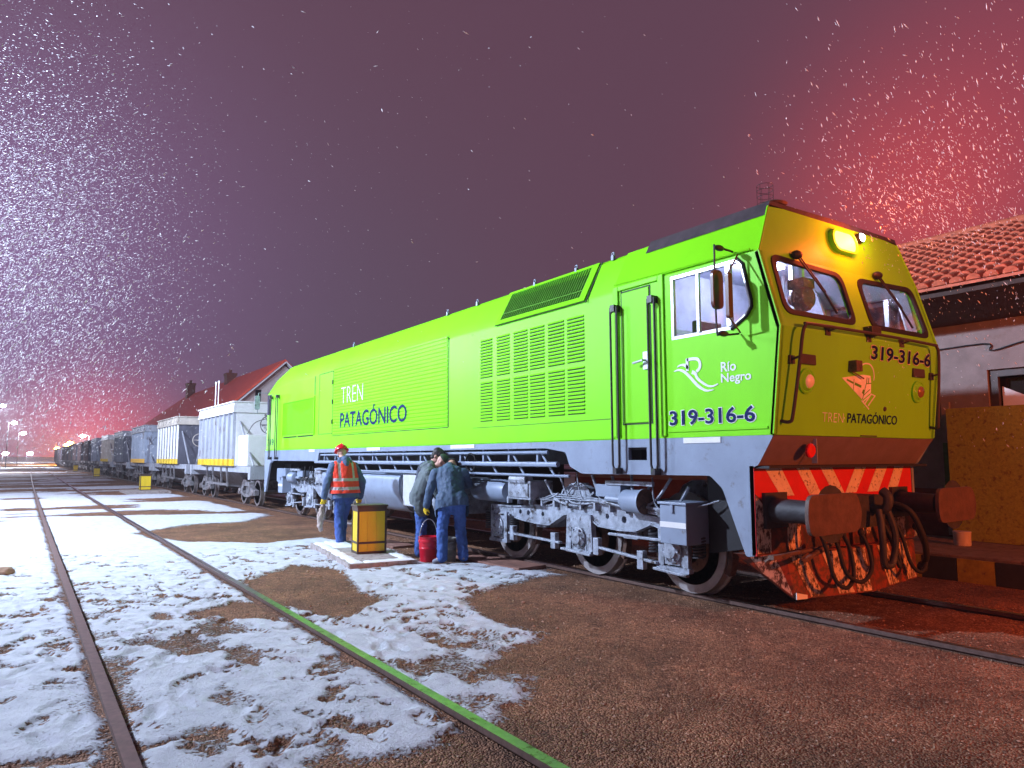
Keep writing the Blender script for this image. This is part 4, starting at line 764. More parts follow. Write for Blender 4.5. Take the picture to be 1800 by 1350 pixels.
# -- bogies (front bogie geometry; the rear one is its mirror image)
WY = (5.73, 7.37, 9.27); WR = .50
def bogie(mir):
    my = (lambda y: 25.3-y) if mir else (lambda y: y)
    fr = [(9.04, .81), (8.79, .82), (8.02, .88), (7.81, .95), (7.71, 1.10), (7.53, 1.18), (7.33, 1.19), (7.2, 1.12), (7.07, .95), (6.43, .90), (6.2, .85), (5.5, .82), (5.5, .70), (5.87, .71), (6.09, .76), (6.35, .66), (6.64, .65), (7.01, .67), (7.15, .74), (7.29, .78), (7.53, .80), (7.71, .77), (7.87, .69), (8.04, .61), (8.38, .61), (8.67, .63), (8.9, .66), (9.1, .70), (9.5, .70), (9.5, .81)]
    circ = lambda y, z, r: [(my(y)+r*math.cos(a_*.7854), z+r*math.sin(a_*.7854)) for a_ in range(8)]
    fr = [(my(y), z) for y, z in fr]; holes = [circ(y, z, r) for y, z, r in ((8.75, .745, .035), (8.55, .74, .04), (8.2, .745, .035), (7.58, 1.0, .035), (7.40, 1.0, .035), (6.85, .80, .035), (6.55, .78, .045))]
    mb = MB(LO)
    mb.plate(fr, holes, lambda a_, b_: (6.10, a_, b_), (-1, 0, 0), .05); mb.plate(fr, [], lambda a_, b_: (8.48, a_, b_), (1, 0, 0), .05)
    # flange along the edges gives the casting depth
    for x in (6.10, 8.43):
        for (y0, z0), (y1, z1) in zip(fr, fr[1:]+fr[:1]): mb.obox((x+.04, y0, z0), (x+.04, y1, z1), .12, .02, (0, -(z1-z0), (y1-y0)))
    for y in (6.5, 8.3): mb.box(6.15, 8.43, my(y)-.12, my(y)+.12, .55, .82)
    bg_ = lp(mb, 'bogie', GREYD)
    for y in WY:
        mb = MB(LO)
        mb.tube([(6.2, my(y), WR), (8.38, my(y), WR)], .085, 12)
        for xc, s_ in ((6.419, 1), (8.159, -1)):
            o_ = (xc, my(y), WR); ax = (s_, 0, 0)
            mb.lathe([(-.065, WR*.80), (-.065, WR-.005), (.035, WR+.002), (.05, WR+.03), (.075, WR+.028), (.08, WR*.8), (.05, WR*.78), (.02, .2), (.06, .16), (-.10, .16), (-.08, .2), (-.035, WR*.76), (-.065, WR*.80)], o_, ax, 40)
        ws_ = lp(mb, 'wheelset', [WHEELF, TREAD], bg_, smooth=35)
        pm = ws_.data.polygons
        for p in pm:
            rr = math.hypot(p.center.y+LO.y-my(y), p.center.z-WR)
            if rr > WR*.87: p.material_index = 1
        # axle box, pedestal, springs
        mb = MB(LO); x = 6.06
        ped = [(my(y+.24), .80), (my(y+.27), .34), (my(y+.17), .32), (my(y+.15), .62), (my(y-.15), .62), (my(y-.17), .32), (my(y-.27), .34), (my(y-.24), .80)]
        if y == WY[1]: mb.prism(ped, 'x', x, x+.08); mb.box(x-.01, x+.06, my(y)-.25, my(y)+.25, .29, .34)
        else: mb.box(x, x+.06, my(y)-.22, my(y)-.14, .32, .72); mb.box(x, x+.06, my(y)+.14, my(y)+.22, .32, .72); mb.box(x-.01, x+.06, my(y)-.24, my(y)+.24, .27, .32)
        mb.lathe([(0, .0), (.0, .085), (.02, .10), (.04, .135), (.16, .14)], (x-.06, my(y), WR+.0), (1, 0, 0), 20)
        for k in range(6): a_ = k*1.047; mb.lathe([(0, .016), (.02, .016)], (x-.065+.025, my(y)+.11*math.cos(a_), WR+.11*math.sin(a_)), (-1, 0, 0), 6)
        mb.box(x+.01, x+.12, my(y)-.14, my(y)+.14, WR-.16, WR+.16)
        lp(mb, 'axle_box', GREYD, bg_, smooth=40)
        if y != WY[1]:
            for dy in (-.33, .33):
                mb = MB(LO); pts = [(6.12+.065*math.cos(a_*.8), my(y)+dy+.065*math.sin(a_*.8), .44+.0042*a_) for a_ in range(60)]; mb.tube(pts, .013, 5); lp(mb, 'coil_spring', DKSTEEL, bg_, smooth=60)
    # brake gear
    mb = MB(LO)
    for a_, b_ in (((8.95, .43), (7.72, .40)), ((7.02, .42), (5.95, .34)), ((6.75, .60), (5.85, .60)), ((7.7, .33), (7.1, .30)), ((6.0, .28), (5.5, .25))): mb.obox((6.04, my(a_[0]), a_[1]), (6.04, my(b_[0]), b_[1]), .03, .055, (1, 0, 0))
    for y, z in ((8.85, .43), (7.86, .41), (6.2, .34), (6.98, .42)): mb.box(6.01, 6.08, my(y)-.05, my(y)+.05, z-.1, z+.11)
    lp(mb, 'brake_rigging', GREYD, bg_, bevel=.006)
    for y in WY:
        for dy in (.53, -.53):
            mb = MB(LO); pts = [(my(y)+ (math.copysign(1, dy)*(.51+.0)*math.cos(a_)), WR+.51*math.sin(a_)) for a_ in np.linspace(-.45, .35, 6)]; pts2 = [(my(y)+math.copysign(1, dy)*.57*math.cos(a_), WR+.57*math.sin(a_)) for a_ in np.linspace(.35, -.45, 6)]
            if mir: pts = [(2*my(y)-a_, b_) for a_, b_ in pts]; pts2 = [(2*my(y)-a_, b_) for a_, b_ in pts2]
            mb.prism(pts+pts2, 'x', 6.37, 6.47); lp(mb, 'brake_shoe', RUST, bg_)
    # cylinder, tool box, sand box, cables
    mb = MB(LO); mb.lathe([(0, .02), (.02, .115), (.04, .13), (.30, .135), (.33, .15), (.36, .15)], (6.0, my(6.44), 1.02), (0, -1 if not mir else 1, 0), 22); mb.tube([(6.0, my(6.44), 1.02), (6.0, my(6.75), 1.03)], .035, 8); mb.box(6.0, 6.2, min(my(6.5), my(6.95)), max(my(6.5), my(6.95)), 1.05, 1.2); lp(mb, 'brake_cylinder', GREY, bg_, smooth=40)
    mb = MB(LO); mb.lathe([(.36, .148), (.365, .0)], (6.0, my(6.44), 1.02), (0, -1 if not mir else 1, 0), 22); lp(mb, 'cylinder_cap', RUST, bg_)
    mb = MB(LO); mb.box(5.9, 6.3, min(my(8.22), my(8.78)), max(my(8.22), my(8.78)), .94, 1.2); mb.tube([(5.93, my(8.7), 1.22), (5.93, my(8.3), 1.22)], .08, 12); mb.box(5.885, 5.9, my(8.5)-.24, my(8.5)+.24, .97, 1.17); lp(mb, 'equipment_box', GREYD, bg_, bevel=.015)
    mb = MB(LO); mb.box(5.86, 6.26, min(my(5.34), my(5.72)), max(my(5.34), my(5.72)), .60, 1.02); mb.box(5.84, 6.28, min(my(5.32), my(5.74)), max(my(5.32), my(5.74)), 1.02, 1.05); mb.box(5.84, 5.86, my(5.53)-.02, my(5.53)+.02, .93, 1.03); sb = lp(mb, 'sand_box', GREY, bg_, bevel=.008)
    mb = MB(LO); mb.box(5.856, 5.87, min(my(5.34), my(5.72))+.003, max(my(5.34), my(5.72))-.003, .775, .835); lp(mb, 'reflective_strip', WHITE, sb)
    mb = MB(LO); crn = random.Random(3)
    for k in range(9):
        ya = 8.7-k*.33; mb.tube(smooth_path([(6.0+crn.uniform(0, .12), my(ya), 1.25+crn.uniform(-.05, .12)), (5.98+crn.uniform(0, .1), my(ya-.12), 1.02), (6.02, my(ya-.3), .94+crn.uniform(-.02, .05)), (6.05, my(ya-.7), .93+crn.uniform(-.02, .08)), (6.02+crn.uniform(0, .1), my(ya-.95), 1.1+crn.uniform(-.05, .2))], 5), crn.choice((.010, .014, .018)), 6)
    for k in range(3): mb.tube([(6.04, my(8.1), .905+.03*k), (6.04, my(7.85), .98+.03*k), (6.04, my(7.0), .975+.02*k), (6.04, my(5.9), .88+.02*k)], .011, 6)
    lp(mb, 'cables', GREYD if not mir else BLACK, bg_, smooth=60)
    mb = MB(LO)
    for k in range(12):      # suspension and lift lugs on the frame top
        y = 5.9+k*.28; mb.box(6.03, 6.1, my(y)-.02, my(y)+.02, .86, .96)
    mb.box(5.98, 6.02, min(my(5.95), my(6.75)), max(my(5.95), my(6.75)), 1.20, 1.25); lp(mb, 'frame_lug', GREYD, bg_)
bogie(False); bogie(True)
mb = MB(LO); mb.prism([(19.6, .62), (20.45, .9), (20.45, 1.25), (19.7, 1.25)], 'x', 5.95, 6.3); lp(mb, 'rear_equipment_box', GREY, bevel=.03)

for ya, yb in ((4.72, 5.33), (19.97, 20.58)):
    mb = MB(LO); mb.prism([(ya, .62 if ya < 9 else .5), (yb, .5 if ya < 9 else .62), (yb, 1.36), (ya, 1.36)], 'x', 6.2, 6.26); lp(mb, 'wheel_shade_plate', BLACK)  # added black plates standing in for the shade that hides the end wheels
# -- lettering and emblems
Z = (0, 0, 1); NS = (-1, 0, 0)
def side_text(name, s, m, y_left, y_right, z0, z1, bold=0, d=.0): return text(loco, name, s, m, y_left-y_right, z1-z0, (X0-.004-d, y_left, z0), (0, -1, 0), Z, NS, LO, bold)
side_text('running_number_outline', '319-316-6', WHITE, 5.49, 4.36, 1.86, 2.04, .045); side_text('running_number', '319-316-6', NAVY, 5.475, 4.375, 1.87, 2.03, .02, .003)
side_text('lettering', 'Río', WHITE, 4.766, 4.58, 2.385, 2.485, .015); side_text('lettering', 'Negro', WHITE, 4.768, 4.405, 2.25, 2.368, .015)
side_text('lettering', 'TREN', WHITE, 15.2, 13.98, 2.72, 3.07, -.022, .011); side_text('lettering', 'PATAGÓNICO', NAVY, 15.24, 11.92, 2.19, 2.60, .012, .011)
side_text('lettering', '319', NAVY, 20.9, 20.3, 1.88, 2.06, .01)
SP = lambda poly: [(a_, b_) for a_, b_ in poly]
mb = MB(LO)
def ribbon(pts, w0, w1=None, taper=False): mb.prism(stroke(smooth_path([Vector(p) for p in pts], 5), w0, w1, taper), 'x', X0-.006, X0-.0005)
mb.prism(stroke([(5.209, 2.44), (5.209, 2.577)], .034), 'x', X0-.006, X0-.0005)
ribbon([(5.212, 2.561), (5.14, 2.563), (5.08, 2.556), (5.045, 2.53), (5.034, 2.488), (5.048, 2.448), (5.085, 2.425)], .032)
ribbon([(5.145, 2.425), (5.10, 2.40), (5.075, 2.352), (5.011, 2.301), (4.941, 2.262), (4.879, 2.252), (4.809, 2.270)], .04, .012)
ribbon([(5.35, 2.498), (5.302, 2.512), (5.244, 2.507), (5.195, 2.47)], .010, .04)
ribbon([(5.401, 2.453), (5.332, 2.464), (5.256, 2.439), (5.182, 2.381), (5.102, 2.301), (5.031, 2.246), (4.951, 2.212), (4.859, 2.218)], .034, .034, True)
lp(mb, 'province_emblem', WHITE)
# front lettering follows the leaning panel
FD = Vector((0, -.12/1.02, 1)); FN = n1_.normalized()
def front_text(name, s, m, x0, x1, z0, z1, bold=0, d=0): return text(loco, name, s, m, x1-x0, z1-z0, Vector(F1(x0, z0))+FN*(.004+d), (1, 0, 0), FD, FN, LO, bold)
front_text('running_number_outline', '319-316-6', WORN, 7.335, 8.61, 2.545, 2.715, .05); front_text('running_number', '319-316-6', NAVY, 7.35, 8.595, 2.555, 2.705, .025, .003)
CREAM = mat('cream_lettering', (.88, .86, .88), .5)
front_text('lettering', 'TREN', CREAM, 6.545, 6.91, 1.88, 1.972, -.022); front_text('lettering', 'PATAGÓNICO', NAVY, 6.985, 7.95, 1.88, 2.005, .012)
def fprism(mb, poly, d, t=.003): mb.plate(poly, [], lambda a_, b_: Vector(F1(a_, b_))+FN*(d+t), FN, t)
mb = MB(LO); fprism(mb, [(6.845, 2.332), (7.225, 2.385), (7.366, 2.382), (7.385, 2.319), (7.393, 2.208), (7.244, 2.125)], .001)
fprism(mb, stroke(smooth_path([Vector(p) for p in [(7.157, 2.452), (7.214, 2.492), (7.28, 2.505), (7.355, 2.496), (7.416, 2.445), (7.438, 2.38), (7.434, 2.337)]], 4), .014), .001)
for a_, b_ in (((7.232, 2.117), (7.376, 2.033)), ((7.295, 2.089), (7.402, 2.19)), ((7.358, 2.068), (7.478, 2.176)), ((7.26, 2.11), (7.40, 2.185))): fprism(mb, stroke([a_, b_], .014), .001)
fprism(mb, stroke([(7.39, 2.195), (7.485, 2.175)], .01), .001); lp(mb, 'train_emblem', CREAM)
mb = MB(LO)
for a_, b_, w_ in (((7.30, 2.30), (7.30, 2.36), .012), ((7.335, 2.30), (7.335, 2.36), .012), ((7.29, 2.29), (7.24, 2.13), .010), ((7.29, 2.295), (7.39, 2.305), .010), ((7.255, 2.23), (7.235, 2.19), .03), ((6.93, 2.318), (7.05, 2.29), .018), ((7.08, 2.285), (7.2, 2.26), .026), ((7.06, 2.33), (7.06, 2.22), .006), ((7.25, 2.17), (7.37, 2.24), .008)): fprism(mb, stroke([a_, b_], w_), .0045, .002)
lp(mb, 'emblem_detail', GREEN_IN)

# ------------------------------------------------------------------ ore wagons behind the locomotive
PALE = mat('pale_wagon_paint', (.37, .39, .44), .55, var=.25, scale=3, bump=.06, bscale=14, stains=((.19, .15, .15), .41, 5), stretch=(1, 1, .35))
PALEB = mat('blue_grey_wagon_paint', (.33, .38, .47), .55, var=.2, scale=3, stains=((.17, .15, .16), .40, 4), stretch=(1, 1, .35))
DARKW = mat('dark_wagon_paint', (.10, .10, .13), .6, var=.4, scale=3, stains=((.20, .19, .2), .36, 5), stretch=(1, 1, .35))
BROWNW = mat('brown_wagon_paint', (.13, .08, .085), .65, var=.4, scale=3, stains=((.22, .2, .22), .38, 5))
CREAMW = mat('cream_wagon_paint', (.60, .54, .46), .55, var=.2, scale=3, stains=((.3, .2, .13), .36, 4))
WYEL = mat('wagon_yellow', (.78, .53, .02), .5, var=.2, scale=6, stains=((.32, .2, .05), .36, 8))
TRUCK = mat('wagon_truck', (.19, .18, .19), .6, var=.45, scale=6, bump=.15, stains=((.07, .05, .045), .45, 9))
def make_wagon(label, side, rib, end, rim, stripe, sillm, cabinet, y, nrib=9, group='ore hopper wagons coupled behind the locomotive'):
    t = thing('hopper_wagon', (CX, y, 0), label, 'wagon', group); o = (0, 0, 0)
    HWD = 1.40; L = 5.6
    def bd(mb, n, m, par=None, **k): return mb.build(n, m, par or t, **k)
    mb = MB(); mb.box(-HWD, HWD, 0, L, 1.27, 3.06); body = bd(mb, 'hopper_side', side)
    for ya, yb in ((-.03, -.002), (L+.002, L+.03)): mb = MB(); mb.box(-HWD+.02, HWD-.02, ya, yb, 1.27, 3.06); bd(mb, 'hopper_end', end)
    for i in range(nrib+1):
        yy = .06+i*(L-.12)/nrib; mb = MB(); s = -1; mb.prism([(s*HWD, yy-.06), (s*(HWD+.07), yy-.035), (s*(HWD+.07), yy+.035), (s*HWD, yy+.06)], 'z', 1.275, 3.055); bd(mb, 'rib', rib)
    mb = MB(); mb.box(HWD+.001, HWD+.05, .05, L-.05, 1.28, 3.05); bd(mb, 'far_side_panel', rib)
    mb = MB(); mb.box(-HWD-.1, HWD+.1, -.08, L+.08, 3.06, 3.12)
    for s in (-1, 1): mb.prism([(s*(HWD+.02), 3.12), (s*(HWD+.10), 3.12), (s*(HWD+.06), 3.40), (s*(HWD+.02), 3.40)], 'y', -.04, L+.04)
    mb.box(-HWD-.01, HWD+.01, -.06, -.0, 3.12, 3.40); mb.box(-HWD-.01, HWD+.01, L, L+.06, 3.12, 3.40)
    for i in range(8):
        yy = .2+i*(L-.4)/7
        for s in (-1, 1): mb.prism([(s*(HWD+.06), 3.10), (s*(HWD+.14), 3.12), (s*(HWD+.08), 3.40), (s*(HWD+.03), 3.40)], 'y', yy-.025, yy+.025)
    mb.box(-HWD-.12, HWD+.12, -.10, L+.10, 3.40, 3.44); bd(mb, 'top_rim', rim)
    if stripe is not None:
        mb = MB()
        for s in (-1, 1):
            mb.box(min(s*(HWD+.003), s*(HWD+.006)), max(s*(HWD+.003), s*(HWD+.006)), .05, L-.02, 1.275, 1.50)
            for i in range(nrib+1): yy = .06+i*(L-.12)/nrib; mb.prism([(s*(HWD+.002), yy-.064), (s*(HWD+.074), yy-.038), (s*(HWD+.074), yy+.038), (s*(HWD+.002), yy+.064)], 'z', 1.272, 1.50)
        bd(mb, 'yellow_band', stripe)
    # hopper bottom, sills
    mb = MB()
    for s in (-1, 1): mb.add([(s*HWD, .3, 1.27), (s*HWD, L-.3, 1.27), (s*.45, L-1.3, .45), (s*.45, 1.3, .45)], [(0, 1, 2, 3)])
    mb.add([(-HWD, .3, 1.27), (HWD, .3, 1.27), (.45, 1.3, .45), (-.45, 1.3, .45)], [(0, 1, 2, 3)]); mb.add([(-HWD, L-.3, 1.27), (HWD, L-.3, 1.27), (.45, L-1.3, .45), (-.45, L-1.3, .45)], [(0, 1, 2, 3)])
    for yy in (1.2, 2.1, 3.4, 4.4):
        for s in (-1, 1): mb.obox((s*1.36, yy, 1.27), (s*1.30, yy, .55), .07, .05); mb.obox((s*1.30, yy, .60), (s*.5, yy, .5), .06, .05)
    for s in (-1, 1): mb.obox((s*1.31, 1.1, .62), (s*1.31, 4.5, .62), .05, .08)
    bd(mb, 'hopper_chute', TRUCK)
    mb = MB(); mb.box(-.3, .3, -1.9, L+1.9, .92, 1.2)
    for s in (-1, 1): mb.box(min(s*1.05, s*1.32), max(s*1.05, s*1.32), -1.9, L+1.9, 1.06, 1.265)
    mb.box(-1.38, 1.38, -2.0, -1.72, .86, 1.265); mb.box(-1.38, 1.38, L+1.72, L+2.0, .86, 1.265)
    for s in (-1, 1):
        for e, yy in ((-1, 0), (1, L)): mb.obox((s*1.25, yy+e*.02, 2.75), (s*1.2, yy+e*1.7, 1.28), .05, .06)
    bd(mb, 'sill', sillm, bevel=.01)
    for e, yy in ((-1, -2.0), (1, L+2.0)):
        mb = MB(); mb.lathe([(0, .07), (.28, .07), (.28, .1), (.3, .1)], (0, yy, 1.0), (0, e, 0), 10); mb.box(-.13, .13, min(yy+e*.22, yy+e*.28), max(yy+e*.22, yy+e*.28), .86, 1.12); bd(mb, 'coupler', TRUCK)
    if cabinet is not None:
        mb = MB(); mb.box(-1.30, .95, -1.25, -.04, 1.27, 2.28); bd(mb, 'end_cabinet', cabinet, bevel=.03)
        mb = MB(); mb.tube([(-.55+.30*math.cos(a_*.2618), -1.0, 2.62+.30*math.sin(a_*.2618)) for a_ in range(25)], .018, 6, caps=False); mb.tube([(.25+.26*math.cos(a_*.2618), -.8, 2.6+.26*math.sin(a_*.2618)) for a_ in range(25)], .014, 6, caps=False)
        for q in range(3): mb.tube([(-.55+.3*math.cos(q*1.05), -1.0, 2.62+.3*math.sin(q*1.05)), (-.55-.3*math.cos(q*1.05), -1.0, 2.62-.3*math.sin(q*1.05))], .012, 5)
        mb.tube([(-.55, -1.0, 2.62), (-.55, -.1, 2.62)], .025, 6); mb.obox((-.75, -1.1, 2.95), (.1, -1.1, 2.28), .05, .05); mb.tube(smooth_path([(-1.25, -1.0, 2.3), (-1.0, -1.05, 2.7), (-.3, -1.05, 2.85), (.4, -1.0, 2.65), (.8, -1.0, 2.3)], 5), .014, 6); mb.box(-.3, .4, -1.0, -.5, 2.28, 2.42); bd(mb, 'hand_brake', TRUCK)
    else:
        mb = MB(); mb.tube([(-.6+.28*math.cos(a_*.2618), -.5, 2.35+.28*math.sin(a_*.2618)) for a_ in range(25)], .018, 6, caps=False); mb.tube([(-.6, -.5, 2.35), (-.6, -.03, 2.35)], .03, 6); mb.tube([(-.88, -.5, 2.35), (-.32, -.5, 2.35)], .012, 5); mb.tube([(-.6, -.5, 2.63), (-.6, -.5, 2.07)], .012, 5); bd(mb, 'hand_brake', rim)
    for yc in (-.4, L+.4):
        mb = MB()
        for s in (-1, 1):
            fr = [(yc-1.05, .50), (yc-.6, .56), (yc-.35, .74), (yc+.35, .74), (yc+.6, .56), (yc+1.05, .50), (yc+1.05, .34), (yc+.6, .34), (yc+.3, .26), (yc-.3, .26), (yc-.6, .34), (yc-1.05, .34)]
            hole = [(yc-.5, .46), (yc-.3, .62), (yc+.3, .62), (yc+.5, .46), (yc+.3, .36), (yc-.3, .36)]
            mb.plate(fr, [hole], lambda a_, b_: (s*1.08, a_, b_), (s, 0, 0), .14)
            for dx in (-.1, .1): mb.tube([(s*1.0, yc+dx, .34), (s*1.0, yc+dx, .64)], .06, 8)
        mb.box(-.9, .9, yc-.2, yc+.2, .55, .85); bg_ = bd(mb, 'bogie', TRUCK)
        for yy in (yc-.82, yc+.82):
            mb = MB(); mb.tube([(-.95, yy, .42), (.95, yy, .42)], .07, 8)
            for s in (-1, 1): mb.lathe([(-.065, .34), (-.065, .415), (.04, .42), (.05, .45), (.075, .45), (.08, .34), (.03, .30), (.03, .1), (-.05, .1), (-.04, .30), (-.065, .34)], (s*.87, yy, .42), (-s, 0, 0), 26); mb.lathe([(0, .11), (.1, .11), (.12, .08)], (s*1.0, yy, .42), (s, 0, 0), 10)
            bd(mb, 'wheelset', mat('wagon_wheel', (.22, .19, .19), .5, metal=.4, var=.4, scale=5), bg_, smooth=35)
    return t
wspec = [('pale ribbed ore wagon with yellow band and white end cabinet right behind the locomotive', PALE, PALE, WHITE, WHITE, WYEL, PALE, WHITE),
         ('ore wagon with white ribs over dark panels and black end, second behind the locomotive', DARKW, WHITE, DARKW, CREAMW, WYEL, PALE, None),
         ('blue grey ore wagon with broad orange yellow band, third behind the locomotive', PALEB, PALEB, PALEB, PALE, mat('wagon_orange', (.80, .42, .01), .5, var=.15), PALE, PALEB),
         ('dark ribbed ore wagon with white rim, fourth behind the locomotive', DARKW, DARKW, DARKW, PALE, None, PALE, None),
         ('cream ore wagon with yellow band, fifth behind the locomotive', CREAMW, CREAMW, CREAMW, WHITE, WYEL, PALE, None),
         ('pale blue ore wagon without band, sixth behind the locomotive', PALEB, PALEB, PALEB, PALEB, None, TRUCK, None),
         ('dark brown ore wagon, far down the long train near the yard lamps', BROWNW, BROWNW, DARKW, BROWNW, None, TRUCK, None)]
for i, s_ in enumerate(wspec): proto = make_wagon(s_[0], *s_[1:8], 25.1+10.5*i, nrib=(8, 7, 9, 10, 8, 6, 9)[i])
for i in range(7, 15):
    c_ = copytree(proto); c_.location.y = 25.1+10.5*i

# ------------------------------------------------------------------ people
def organic(name, caps, voxel, m, parent, off, smooth_it=4, ells=(), wrinkle=0, wscale=.1, boxes=(), hem=None):
    mb = MB(off)
    for c_ in caps: mb.cap(*c_)
    for c_ in ells: mb.ell(*c_)
    for b_ in boxes: mb.box(*b_)
    o = mb.build('tmp', m); rm = o.modifiers.new('r', 'REMESH'); rm.mode = 'VOXEL'; rm.voxel_size = voxel
    sm = o.modifiers.new('s', 'SMOOTH'); sm.iterations = smooth_it; sm.factor = .5
    if wrinkle:
        tx = bpy.data.textures.new('folds', 'CLOUDS'); tx.noise_scale = wscale; tx.noise_depth = 2
        dm = o.modifiers.new('d', 'DISPLACE'); dm.texture = tx; dm.strength = wrinkle; dm.mid_level = .5; dm.texture_coords = 'LOCAL'
    me = evalmesh(o); bpy.data.objects.remove(o)
    if hem:      # cut a clean lower edge near the body's axis: (point, normal, axis point, radius)
        b = bmesh.new(); b.from_mesh(me); p0 = Vector(hem[0])-Vector(off); n_ = Vector(hem[1]).normalized(); near_ = [f_ for f_ in b.faces if (f_.calc_center_median()-p0).dot(n_) > 0 and (f_.calc_center_median()-p0-n_*(f_.calc_center_median()-p0).dot(n_)).length < hem[2]]
        bmesh.ops.delete(b, geom=near_, context='FACES'); ed = [e_ for e_ in b.edges if e_.is_boundary]
        for v_ in {v_ for e_ in ed for v_ in e_.verts}: v_.co -= n_*(v_.co-p0).dot(n_)
        b.to_mesh(me); b.free()
    me.polygons.foreach_set('use_smooth', [True]*len(me.polygons)); me.name = name
    if not me.materials: me.materials.append(m)
    return link(bpy.data.objects.new(name, me), parent)
def fingers(wrist, d, palm_n, r=.009, curl=.9, side=1):
    """capsules of a half closed hand: d = direction of the hand, palm_n = where the palm faces, side = which way the thumb leaves"""
    w_, d, n = Vector(wrist), Vector(d).normalized(), Vector(palm_n); n = (n-d*n.dot(d)).normalized(); s = d.cross(n)*side; o = []
    k = w_+d*.085
    o += [(w_, w_+d*.04, r*2.4, r*2.6), (w_+d*.03+s*.022, k+s*.028, r*1.7, r*1.25), (w_+d*.03, k, r*1.9, r*1.3), (w_+d*.03-s*.02, k-s*.026, r*1.7, r*1.2)]
    for q, l in zip((.030, .010, -.010, -.029), (.9, 1.0, .94, .74)):
        a = k+s*q; ang = 0; p = a
        for j, (ln, rr) in enumerate(((.042, 1), (.027, .92), (.022, .82))):
            ang += curl*(.55, .75, .6)[j]; e = p+(d*math.cos(ang)+n*math.sin(ang))*ln*l; o.append((p, e, r*rr, r*rr*.9)); p = e
    b = w_+d*.025+s*.03; t1 = b+(d*.6+s*.6+n*.45).normalized()*.042; o += [(b, t1, r*1.3, r*1.1), (t1, t1+(d*.75+n*.6).normalized()*.03, r*1.05, r*.85)]
    return o
def person(loc, label, J, jacket, trousers, shoes, gloves=None, extra=None, hood=False, hair=HAIR, cap=None):
    """J: joint positions in world space"""
    t = thing('person', loc, label, 'person'); O = Vector(loc); V3 = Vector
    g = {k: V3(v) for k, v in J.items()}
    f = g['face'].normalized(); hd = g['head']; nk = g['neck']; sl_, sr_ = g['sl'], g['sr']; hl, hr = g['hl'], g['hr']
    upv = (hd-nk).normalized(); fs = (f-upv*f.dot(upv)).normalized(); sd = fs.cross(upv)
    chest = (sl_+sr_)/2; hip = (hl+hr)/2
    hands = {}
    for k, s in (('l', 1), ('r', -1)):
        d = (g['w'+k]-g['e'+k]).normalized(); hands[k] = fingers(g['w'+k]+d*.02, g.get('hd'+k, d), g.get('pn'+k, fs), .0095 if gloves is None else .0125, g['curl'][0] if 'curl' in g else .9, s)
    # body: one continuous skin surface
    caps = [(nk-upv*.06, hd-upv*.02, .058, .055), (chest, hip+V3((0, 0, .05)), .12, .10), (sl_, sr_, .06, .06), (hl, hr, .075, .075)]
    for k in 'lr': caps += [(g['s'+k], g['e'+k], .048, .040), (g['e'+k], g['w'+k], .040, .029), (g['h'+k], g['k'+k], .070, .050), (g['k'+k], g['a'+k], .052, .038), (g['a'+k], g['t'+k], .04, .03)]+(hands[k] if gloves is None else [(g['w'+k], g['w'+k]+(g['w'+k]-g['e'+k]).normalized()*.05, .028, .025)])
    rot = Matrix((sd, fs, upv)).transposed()
    ells = [(hd+upv*.02, (.076, .095, .105), 16, 12, rot), (hd-upv*.06+fs*.025, (.055, .062, .065), 14, 10, rot), (hd-upv*.02+fs*.098, (.014, .022, .026), 10, 8, rot), (hd-upv*.10+fs*.075, (.026, .02, .02), 10, 8, rot), (hd-upv*.062+fs*.085, (.026, .012, .009), 10, 8, rot), (hd+upv*.03+fs*.085, (.055, .014, .010), 10, 8, rot)]
    for s in (-1, 1): ells.append((hd+sd*s*.078-upv*.01-fs*.005, (.012, .022, .032), 10, 8, rot))
    organic('body', caps, .0075, SKIN, t, O, 3, ells)
    for s in (-1, 1):
        mb = MB(O); mb.ell(hd+sd*s*.030+fs*.086+upv*.008, (.011, .008, .009), 10, 8, rot); mb.build('eye', BLACK, t, smooth=True)
    # jacket
    cj = [(chest-V3((0, 0, .02)), hip+V3((0, 0, .02)), .165, .175), (sl_*.72+sr_*.28, hl*.8+hr*.2, .12, .14), (sr_*.72+sl_*.28, hr*.8+hl*.2, .12, .14), (sl_, sr_, .085, .085), (hl+V3((0, 0, .04)), hl-V3((0, 0, .16)), .150, .160), (hr+V3((0, 0, .04)), hr-V3((0, 0, .16)), .150, .160), (chest+(nk-chest)*.2, nk, .105, .075)]
    for k in 'lr': w_ = g['w'+k]+(g['e'+k]-g['w'+k])*.06; cj += [(g['s'+k], g['e'+k], .082, .070), (g['e'+k], w_, .068, .056)]
    if hood: cj += [(nk-fs*.05-sd*.06, nk-fs*.05+sd*.06, .062, .062), (nk-sd*.085+fs*.02, nk-fs*.09+upv*.02, .04, .05), (nk+sd*.085+fs*.02, nk-fs*.09+upv*.02, .04, .05), (nk-fs*.10-upv*.03, nk-fs*.13-upv*.13, .07, .05)]
    hn_ = (hip-chest).normalized(); organic('jacket', cj, .0095, jacket, t, O, 5, (), .024, .07, hem=(hip+hn_*g.get('hem', V3((.10, 0, 0))).x, hn_, .255))
    ct = [(hl, hr, .125, .125), (hip+V3((0, 0, .03)), hip-V3((0, 0, .09)), .135, .095)]
    for k in 'lr': ct += [(g['h'+k], g['k'+k], .108, .084), (g['k'+k], g['a'+k]+V3((0, 0, -.01)), .086, .078)]
    organic('trousers', ct, .0095, trousers, t, O, 5, (), .030, .065)
